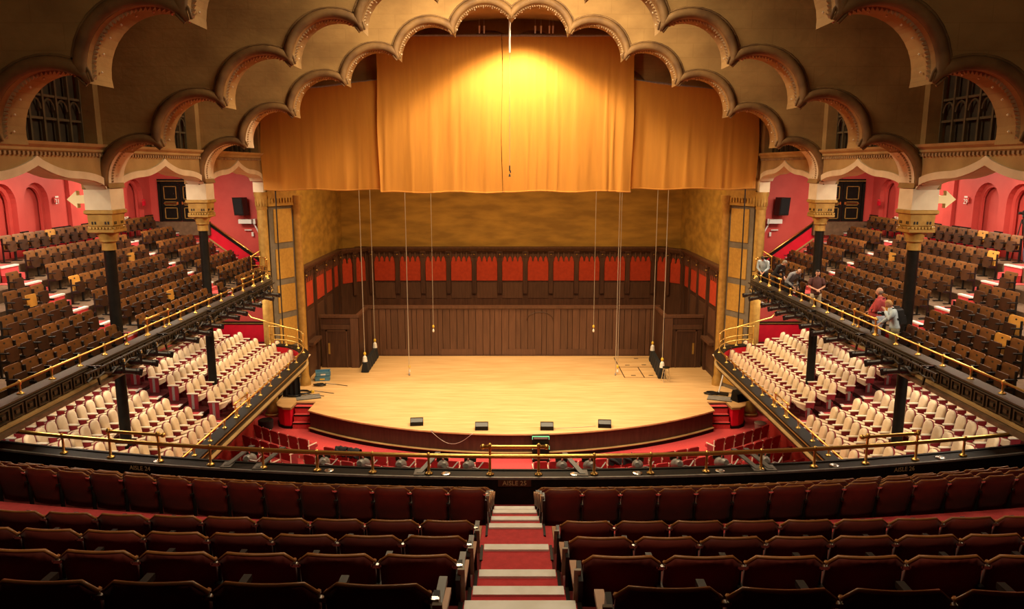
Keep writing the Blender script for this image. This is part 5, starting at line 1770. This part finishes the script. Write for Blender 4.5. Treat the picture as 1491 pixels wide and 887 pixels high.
# rubbish bins
p = on_plane(388, 634, 0.0)
o = empty('rubbish_bin', p, label='grey bin with a black liner beside the left stalls seats', cat='bin')
MB().lathe([(0.23, 0.0), (0.28, 0.62)], (0, 0, 0), 16).build('bin_body', 'grey', o, smooth=True)
MB().lathe([(0.25, 0.25), (0.31, 0.35), (0.32, 0.60), (0.33, 0.70), (0.28, 0.73), (0.22, 0.70)], (0, 0, 0), 16).build('liner', 'blackcloth', o, smooth=True)
p = on_plane(1106, 634, 0.0)
o = empty('rubbish_bin', p, label='small plain grey bin beside the right stalls seats', cat='bin')
MB().lathe([(0.2, 0.0), (0.25, 0.55)], (0, 0, 0), 16).build('bin_body', 'grey', o, smooth=True)
MB().lathe([(0.25, 0.55), (0.27, 0.57), (0.23, 0.6)], (0, 0, 0), 16).build('rim', 'grey', o, smooth=True)
# dark coats thrown over stalls seats
for sx, (w0, w1) in ((-1, (6.0, 6.9)), (1, (4.1, 5.0))):
    cs = [c for c in COVER if c[0] == sx and w0 - 0.4 < abs(c[2]) < w1 + 0.5][:2]
    for j, (s_, a, x, y) in enumerate(cs):
        o = empty('dark_coat', (x, y, 0), rz=sx * R(a), label=f'dark coat thrown over the top of a red stalls seat, {SIDE(sx)} block, {"inner" if j == 0 else "outer"} one', cat='coat')
        rnd = random.Random(j + 3 * sx)
        n = 9
        vs, fs = [], []
        prof = [(-0.18, 0.62), (-0.17, 0.82), (-0.13, 0.95), (-0.05, 0.98), (0.04, 0.92), (0.08, 0.7)]
        for i in range(n):
            for (py, pz) in prof:
                vs.append((-0.26 + 0.52 * i / (n - 1), py + rnd.uniform(-0.03, 0.02), pz + rnd.uniform(-0.01, 0.06)))
        k = len(prof)
        for i in range(n - 1):
            for q in range(k - 1):
                fs.append((i * k + q, (i + 1) * k + q, (i + 1) * k + q + 1, i * k + q + 1))
        MB().add(vs, fs).build('cloth', 'blackcloth', o, smooth='all')
        MB().tube([(-0.2, -0.17, 0.9), (0.0, -0.2, 0.8), (0.15, -0.19, 0.66)], 0.05, 6).build('sleeve', 'blackcloth', o, smooth='all')
# ================================================================== PEOPLE ON THE RIGHT UPPER BALCONY


def skinned(name, pts, edges, m, root, sub=1):
    """pts {key: (x, y, z, r)} -> one smooth continuous mesh grown round the skeleton"""
    keys = list(pts)
    idx = {k: i for i, k in enumerate(keys)}
    me = bpy.data.meshes.new(name)
    me.from_pydata([pts[k][:3] for k in keys], [(idx[a], idx[b]) for a, b in edges], [])
    o = bpy.data.objects.new(name, me)
    COL.objects.link(o)
    o.modifiers.new('s', 'SKIN')
    sv = me.skin_vertices[0].data if me.skin_vertices else None
    if sv is None:
        bm = bmesh.new()
        bm.from_mesh(me)
        bm.verts.layers.skin.verify()
        bm.to_mesh(me)
        bm.free()
        sv = me.skin_vertices[0].data
    for k in keys:
        r = pts[k][3]
        sv[idx[k]].radius = (r, r) if not isinstance(r, tuple) else r
        sv[idx[k]].use_root = (k == root)
    s = o.modifiers.new('d', 'SUBSURF')
    s.levels = s.render_levels = sub
    dg = bpy.context.evaluated_depsgraph_get()
    out = bpy.data.meshes.new_from_object(o.evaluated_get(dg))
    out.name = name
    bpy.data.objects.remove(o)
    out.materials.clear()
    out.materials.append(M[m])
    out.polygons.foreach_set('use_smooth', [True] * len(out.polygons))
    return out


def person(loc, rz, label, top, legs, hair, lean=0, head_dip=0, arms=None, height=1.76, belly=0.0, bald=False, short_sleeve=False, legpose=None, bulk=1.0):
    k = height / 1.78
    J = {'pelvis': (0, 0, 0.95), 'waist': (0, 0.0, 1.09), 'chest': (0, 0.0, 1.29), 'upper': (0, -0.01, 1.42), 'neck': (0, 0.0, 1.51), 'skull': (0, 0.02, 1.60), 'brow': (0, 0.025, 1.68), 'crown': (0, 0.0, 1.745), 'chin': (0, 0.085, 1.565), 'nose': (0, 0.13, 1.635)}
    for s, c in ((-1, 'l'), (1, 'r')):
        J['clav' + c] = (s * 0.10, -0.01, 1.43)
        J['sho' + c] = (s * 0.19, -0.01, 1.41)
        J['elb' + c] = (s * 0.24, -0.03, 1.14)
        J['wri' + c] = (s * 0.22, 0.10, 0.92)
        J['hip' + c] = (s * 0.095, 0, 0.90)
        J['kne' + c] = (s * 0.11, 0.02, 0.50)
        J['ank' + c] = (s * 0.12, -0.02, 0.09)
        J['toe' + c] = (s * 0.14, 0.17, 0.04)
        J['ear' + c] = (s * 0.085, 0.01, 1.635)
    for a in (arms or {}):
        J[a] = arms[a]
    for a in (legpose or {}):
        J[a] = legpose[a]
    rot = Matrix.Translation((0, 0, 0.95)) @ Matrix.Rotation(R(-lean), 4, 'X') @ Matrix.Translation((0, 0, -0.95))
    hd = Matrix.Translation((0, 0, 1.51)) @ Matrix.Rotation(R(-head_dip), 4, 'X') @ Matrix.Translation((0, 0, -1.51))
    up = ['waist', 'chest', 'upper', 'neck', 'clavl', 'clavr', 'shol', 'shor', 'elbl', 'elbr', 'wril', 'wrir']
    hdk = ['skull', 'brow', 'crown', 'chin', 'nose', 'earl', 'earr']
    G = {}
    for n, p in J.items():
        v = Vector(p)
        if n in hdk:
            v = rot @ (hd @ v)
        elif n in up:
            v = rot @ v
        G[n] = v * k
    rad = {'pelvis': 0.10, 'waist': 0.10, 'chest': 0.115, 'upper': 0.055, 'neck': 0.05, 'skull': 0.05}
    for c in 'lr':
        rad.update({'clav' + c: 0.038, 'sho' + c: 0.045, 'elb' + c: 0.042, 'wri' + c: 0.029, 'hip' + c: 0.08, 'kne' + c: 0.056, 'ank' + c: 0.04, 'toe' + c: 0.033})
    pts = {n: (*G[n], rad[n]) for n in rad}
    E = [('pelvis', 'waist'), ('waist', 'chest'), ('chest', 'upper'), ('upper', 'neck'), ('neck', 'skull')]
    for c in 'lr':
        E += [('upper', 'clav' + c), ('clav' + c, 'sho' + c), ('sho' + c, 'elb' + c), ('elb' + c, 'wri' + c), ('pelvis', 'hip' + c), ('hip' + c, 'kne' + c), ('kne' + c, 'ank' + c), ('ank' + c, 'toe' + c)]
        # hand: palm, four fingers and a thumb
        w = G['wri' + c]
        d = (w - G['elb' + c]).normalized()
        sgn = -1 if c == 'l' else 1
        side = d.cross(Vector((0, 0, 1)))
        if side.length < 0.1:
            side = Vector((1, 0, 0))
        side.normalize()
        dn = d.cross(side).normalized()
        if dn.z > 0:
            dn = -dn
        palm = w + d * 0.075
        pts['palm' + c] = (*palm, 0.03)
        E.append(('wri' + c, 'palm' + c))
        for f, (o_, l_) in enumerate(((-0.03, 0.062), (-0.01, 0.075), (0.01, 0.07), (0.03, 0.055))):
            b0 = palm + side * o_ + d * 0.02
            b1 = b0 + d * l_ * 0.55 + dn * 0.01
            b2 = b1 + d * l_ * 0.3 + dn * l_ * 0.5
            for q, b_ in enumerate((b0, b1, b2)):
                pts[f'f{f}{q}{c}'] = (*b_, 0.010 - 0.001 * q)
            E += [('palm' + c, f'f{f}0{c}'), (f'f{f}0{c}', f'f{f}1{c}'), (f'f{f}1{c}', f'f{f}2{c}')]
        t0 = w + d * 0.045 - side * sgn * 0.03
        t1 = t0 + d * 0.04 - side * sgn * 0.03 + dn * 0.01
        pts['t0' + c] = (*t0, 0.012)
        pts['t1' + c] = (*t1, 0.010)
        E += [('palm' + c, 't0' + c), ('t0' + c, 't1' + c)]
    body = skinned('person', pts, E, 'skin', 'pelvis')
    # head shaped from a ball: jaw, brow, nose, eye hollows, ears
    HT = rot @ hd

    def head_pt(dx, dy, dz, s=1.0):
        x, y, z = 0.074 * dx, 0.094 * dy, 0.116 * dz
        if dz < 0:
            x *= 1 - 0.32 * (-dz) ** 1.3
            y *= 1 - 0.12 * (-dz) ** 1.5
            y += 0.016 * (-dz)
        if dy > 0:
            g = lambda cx, cz, w: math.exp(-((x - cx) / w) ** 2 - ((z - cz) / w) ** 2)
            y += 0.026 * math.exp(-(x / 0.013) ** 2) * math.exp(-((z + 0.018) / 0.020) ** 2)
            y -= 0.010 * (g(-0.031, 0.008, 0.017) + g(0.031, 0.008, 0.017))
            y += 0.006 * math.exp(-((z - 0.030) / 0.012) ** 2) + 0.005 * math.exp(-((z + 0.055) / 0.010) ** 2) * math.exp(-(x / 0.03) ** 2)
        v = Vector((x * s, y * s + 0.022, z * s + 1.648))
        return tuple((HT @ v) * k)
    nu, nv = 28, 22
    hv, hf, dirs = [], [], []
    for j in range(nv + 1):
        ph = PI * j / nv
        for i in range(nu):
            th = 2 * PI * i / nu
            dirs.append((math.sin(ph) * math.sin(th), math.sin(ph) * math.cos(th), math.cos(ph)))
            hv.append(head_pt(*dirs[-1]))
    for j in range(nv):
        for i in range(nu):
            hf.append((j * nu + i, j * nu + (i + 1) % nu, (j + 1) * nu + (i + 1) % nu, (j + 1) * nu + i))
    bm = bmesh.new()
    bm.from_mesh(body)
    hb = MB().add(hv, hf)
    for s_ in (-1, 1):
        e0 = Vector((s_ * 0.078, 0.015, 1.645))
        ev = [tuple((HT @ (e0 + Vector((s_ * 0.008 * math.cos(q * PI / 5) , 0.018 * math.cos(q * PI / 5) * r_, 0.030 * math.sin(q * PI / 5) * r_)))) * k) for r_ in (1.0, 0.4) for q in range(10)]
        hb.add(ev, [(q, (q + 1) % 10, 10 + (q + 1) % 10, 10 + q) for q in range(10)] + [tuple(range(10, 20)), tuple(range(9, -1, -1))])
    tmp = bpy.data.meshes.new('head')
    tmp.from_pydata(hb.v, [], hb.f)
    bm.from_mesh(tmp)
    bmesh.ops.recalc_face_normals(bm, faces=bm.faces)
    bm.to_mesh(body)
    bm.free()
    bpy.data.meshes.remove(tmp)
    body.polygons.foreach_set('use_smooth', [True] * len(body.polygons))
    o = place('person', body, None, loc, rz, label=label, cat='person')
    for s_ in (-1, 1):
        e = (HT @ Vector((s_ * 0.031, 0.1005, 1.657))) * k
        MB().lathe([(0.002, -0.007), (0.008, -0.003), (0.008, 0.003), (0.002, 0.007)], tuple(e), 8).build('eye', 'hair_dark', o)
    mth = (HT @ Vector((0, 0.106, 1.593))) * k
    MB().cbox(tuple(mth), (0.046, 0.010, 0.009), rx=R(-lean - head_dip)).build('mouth', 'redcloth', o)
    # hair: a thin shell over part of the same ball
    keep = []
    for f_ in hf:
        d_ = [sum(dirs[i][q] for i in f_) / 4 for q in range(3)]
        if bald:
            ok = d_[1] < 0.2 and -0.55 < d_[2] < 0.3
        else:
            ok = d_[2] > 0.5 + 0.12 * d_[1] or (d_[1] < 0.1 and d_[2] > -0.3) or (d_[1] < -0.4 and d_[2] > -0.6)
        if ok:
            keep.append(f_)
    used = sorted({i for f_ in keep for i in f_})
    mp = {i: n for n, i in enumerate(used)}
    n1 = len(used)
    sc_ = 1.05 if bald else 1.13
    hv2 = [head_pt(*dirs[i], s=sc_) for i in used] + [head_pt(*dirs[i], s=0.97) for i in used]
    ff = [tuple(mp[i] for i in f_) for f_ in keep]
    cnt = {}
    for f_ in ff:
        for q in range(4):
            e = (f_[q], f_[(q + 1) % 4])
            cnt[frozenset(e)] = cnt.get(frozenset(e), 0) + 1
    rim = [e for e, n in cnt.items() if n == 1 and len(e) == 2]
    ff2 = ff + [tuple(i + n1 for i in f_) for f_ in ff] + [(a_, b_, b_ + n1, a_ + n1) for a_, b_ in (tuple(e) for e in rim)]
    MB().add(hv2, ff2).build('hair', hair, o, smooth='all')

    # clothes: lofted torso with sleeves, trousers with legs
    def bend(v):
        t = min(1.0, max(0.0, (v.z - 0.84) / 0.2))
        return (v * (1 - t) + (rot @ v) * t) * k

    def loft(b, rings, n=18):
        vs, fs = [], []
        for (z, rx, ry, oy) in rings:
            for q in range(n):
                a_ = 2 * PI * q / n
                vs.append(tuple(bend(Vector((rx * math.cos(a_), oy + ry * math.sin(a_), z)))))
        m = len(rings)
        for j in range(m - 1):
            for q in range(n):
                fs.append((j * n + q, j * n + (q + 1) % n, (j + 1) * n + (q + 1) % n, (j + 1) * n + q))
        fs.append(tuple(range(n)))
        fs.append(tuple((m - 1) * n + q for q in range(n)))
        b.add(vs, fs)
    B_ = bulk
    b = MB()
    loft(b, [(0.86, 0.168 * B_, 0.128 * B_, belly * 0.25), (0.93, 0.172 * B_, 0.132 * B_, belly * 0.45), (1.03, 0.166 * B_, 0.126 * B_ + belly * 0.3, belly * 0.6), (1.14, 0.166 * B_, 0.124 * B_ + belly * 0.25, belly * 0.5), (1.27, 0.182 * B_, 0.132 * B_, belly * 0.15), (1.36, 0.190 * B_, 0.118 * B_, -0.01), (1.42, 0.178 * B_, 0.098 * B_, -0.012), (1.455, 0.145, 0.088, -0.01), (1.485, 0.095, 0.076, -0.004), (1.52, 0.064, 0.064, 0.002)])
    for c in 'lr':
        s0, e0, w0 = G['sho' + c], G['elb' + c], G['wri' + c]
        inn = s0 * 0.8 + G['upper'] * 0.2
        if short_sleeve:
            b.tube([inn, s0, s0 * 0.45 + e0 * 0.55, s0 * 0.25 + e0 * 0.75], [0.07 * B_, 0.078 * B_, 0.068, 0.068], 12)
        else:
            b.tube([inn, s0, s0 * 0.5 + e0 * 0.5, e0, e0 * 0.5 + w0 * 0.5, e0 * 0.08 + w0 * 0.92], [0.07 * B_, 0.076 * B_, 0.062 * B_, 0.055, 0.049, 0.042], 12)
    b.build('shirt', top, o, smooth='all')
    b = MB()
    loft(b, [(0.80, 0.162 * B_, 0.118 * B_, 0), (0.88, 0.164 * B_, 0.122 * B_, 0), (0.98, 0.158 * B_, 0.118 * B_, 0)])
    for c in 'lr':
        h0, k0, a0 = G['hip' + c], G['kne' + c], G['ank' + c]
        b.tube([h0 * 0.98 + k0 * 0.02, h0 * 0.7 + k0 * 0.3, k0, k0 * 0.5 + a0 * 0.5, a0 + Vector((0, 0, -0.03))], [0.10 * B_, 0.098 * B_, 0.078, 0.072, 0.07], 12)
    b.build('trousers', legs, o, smooth='all')
    for c in 'lr':
        a_, t_ = G['ank' + c], G['toe' + c]
        MB().tube([(a_.x, a_.y - 0.07, 0.045), (a_.x, a_.y - 0.02, 0.055), (t_.x * 0.6 + a_.x * 0.4, t_.y * 0.6 + a_.y * 0.4, 0.05), (t_.x, t_.y, 0.04), (t_.x, t_.y + 0.04, 0.03)], [0.03, 0.05, 0.048, 0.045, 0.02], 10).build('shoe', 'shoe', o, smooth='all')
    return o


def tripod(loc, h, label, cam_=True, rz=0.0):
    o = empty('camera_tripod', loc, rz=rz, label=label, cat='tripod')
    for k in range(3):
        a = PI / 2 + k * 2 * PI / 3
        MB().tube([(0.03 * math.cos(a), 0.03 * math.sin(a), h - 0.05), (0.12 * math.cos(a), 0.12 * math.sin(a), h * 0.5), (0.22 * math.cos(a), 0.22 * math.sin(a), 0.0)], [0.02, 0.016, 0.012], 6).build('leg', 'iron', o)
    MB().tube([(0, 0, h - 0.2), (0, 0, h + 0.08)], 0.022, 6).build('centre_column', 'iron', o)
    MB().lathe([(0.03, 0), (0.05, 0.03), (0.03, 0.08)], (0, 0, h + 0.02), 8).build('head', 'iron', o)
    if cam_:
        MB().cbox((0, 0, h + 0.15), (0.15, 0.09, 0.11)).cbox((0, 0, h + 0.22), (0.06, 0.06, 0.04)).build('camera_body', 'iron', o)
        MB().lathe([(0.045, 0), (0.05, 0.1), (0.04, 0.11)], (0, 0, 0), 10, mtx=Matrix.Translation((0, 0.04, h + 0.15)) @ Matrix.Rotation(-PI / 2, 4, 'X')).build('lens', 'iron', o)
    return o


FZ = ZU[0] + 0.0


def at_rail(px_, lat):
    """Y on the balcony walkway for a picture column"""
    zc = lat * 1090 / (px_ - 744.5)
    return (zc - (EYE - FZ - 0.9) * 0.18) / 0.9836


LATP = 10.74
P_up = {'elbl': (-0.23, -0.06, 1.15), 'elbr': (0.23, -0.06, 1.15)}
# bald man in a red sweater, facing the stage
red = person((LATP, at_rail(1279, LATP), FZ), R(48), 'bald man in a red sweater and pale jeans standing at the rail, facing the stage', 'sweater_red', 'jeans', 'hair_grey', 0, 4, dict(elbl=(-0.25, 0.02, 1.13), wril=(-0.10, 0.24, 1.06), elbr=(0.25, -0.02, 1.13), wrir=(0.14, 0.22, 1.02)), 1.83, belly=0.13, bald=True, bulk=1.3)
MB().tube([(-0.13, 0.13, 1.42), (-0.05, -0.13, 1.52), (0.1, -0.08, 1.50), (0.14, 0.12, 1.40), (0.05, 0.2, 1.2)], 0.014, 5).build('strap', 'black_clothes', red, smooth='all')
# person with backpack at the raised handrail
bl = person((LATP + 0.02, at_rail(1302, LATP), FZ), R(75), 'fair-haired person in a light blue shirt with black backpack, leaning on the rail', 'shirt_blue', 'olive', 'hair_blond', 14, 14, dict(elbl=(-0.22, 0.16, 1.22), wril=(-0.04, 0.2, 1.46), elbr=(0.26, 0.12, 1.15), wrir=(0.2, 0.34, 1.05)), 1.66, bulk=1.15)
bp = MB()
bp.cbox((0, -0.13, 1.16), (0.29, 0.15, 0.40), rx=R(-14)).cbox((0, -0.22, 1.10), (0.22, 0.07, 0.2), rx=R(-14))
bp_o = bp.build('backpack', 'black_clothes', bl, label='black backpack')
for s in (-1, 1):
    MB().tube([(s * 0.11, -0.1, 1.42), (s * 0.13, 0.12, 1.40), (s * 0.14, 0.14, 1.2), (s * 0.15, -0.06, 1.08)], 0.022, 6).build('strap', 'black_clothes', bl, smooth='all')
cm = MB().cbox((0, 0.32, 1.22), (0.15, 0.1, 0.11)).lathe([(0.04, 0), (0.045, 0.12)], (0, 0, 0), 8, mtx=Matrix.Translation((0, 0.36, 1.22)) @ Matrix.Rotation(-PI / 2, 4, 'X')).build('camera', 'iron', bl, label='black camera on the chest')
tripod((LATP - 0.12, at_rail(1290, LATP) + 0.35, FZ), 1.0, 'black camera tripod between the red sweater and the blue shirt', True, 1.2)
tripod((LATP, at_rail(1262, LATP), FZ), 1.25, 'black tripod with a folded head, left of the man in red', False, 0.4)
# man in brown shirt facing the camera
br = person((LATP, at_rail(1188, LATP), FZ), R(172), 'young man in a dark brown shirt and khaki trousers, hands clasped, facing the camera', 'shirt_brown', 'khaki', 'hair_dark', 0, 8, dict(elbl=(-0.27, 0.02, 1.15), wril=(-0.06, 0.23, 1.08), elbr=(0.27, 0.02, 1.15), wrir=(0.06, 0.23, 1.07)), 1.74, short_sleeve=True)
o = empty('red_bag', (LATP - 0.05, at_rail(1182, LATP) - 0.4, FZ), label='red camera bag on the floor beside the man in brown', cat='bag')
MB().cbox((0, 0, 0.17), (0.3, 0.34, 0.34)).build('body', 'dado', o)
MB().tube([(0, -0.12, 0.33), (0, 0, 0.45), (0, 0.12, 0.33)], 0.015, 6).build('strap', 'black_clothes', o)
# man bent over a camera
person((LATP, at_rail(1150, LATP) + 0.1, FZ), R(200), 'grey-shirted man with thin hair bending over a camera on a tripod', 'shirt_grey', 'black_clothes', 'hair_grey', 46, 12, dict(elbl=(-0.27, 0.10, 1.12), wril=(-0.12, 0.40, 1.10), elbr=(0.27, 0.10, 1.12), wrir=(0.12, 0.40, 1.12)), 1.74, bald=True)
tripod((LATP - 0.02, at_rail(1161, LATP) - 0.2, FZ), 1.02, 'black tripod with camera before the bending grey-shirted man', True, 3.4)
tripod((LATP + 0.05, at_rail(1137, LATP), FZ), 1.05, 'black tripod with camera behind the bending grey-shirted man', True, 2.0)
person((LATP + 0.1, at_rail(1136, LATP) + 0.9, FZ), R(215), 'dark-clothed man half hidden behind the bending photographer', 'black_clothes', 'black_clothes', 'hair_grey', 35, 10, dict(elbl=(-0.26, 0.1, 1.13), wril=(-0.1, 0.36, 1.12), elbr=(0.26, 0.1, 1.13), wrir=(0.1, 0.36, 1.12)), 1.72)
person((LATP + 0.2, at_rail(1110, LATP + 0.2) - 0.2, FZ), R(150), 'person in a pale grey shirt leaning at the balcony end nearest the stage', 'shirt_blue', 'black_clothes', 'hair_dark', 32, 20, dict(elbl=(-0.24, 0.12, 1.14), wril=(-0.08, 0.32, 1.06), elbr=(0.24, 0.12, 1.14), wrir=(0.08, 0.32, 1.06)), 1.68)
# camera on a tripod at the back of the balcony
tripod((16.85, 24.75, ZU[-1]), 1.45, 'video camera on a tripod before the red wall niche, top of right balcony', True, 1.2)
o = empty('purple_coat', (16.9, 24.2, ZU[-1]), label='dark purple coat hung over a stand beside the video camera', cat='coat')
MB().lathe([(0.22, 0.05), (0.26, 0.4), (0.2, 0.8), (0.08, 1.05)], (0, 0, 0), 10).build('cloth', 'purple', o, smooth=True)
MB().tube([(0, 0, 0), (0, 0, 1.15)], 0.02, 6).build('stand', 'iron', o)
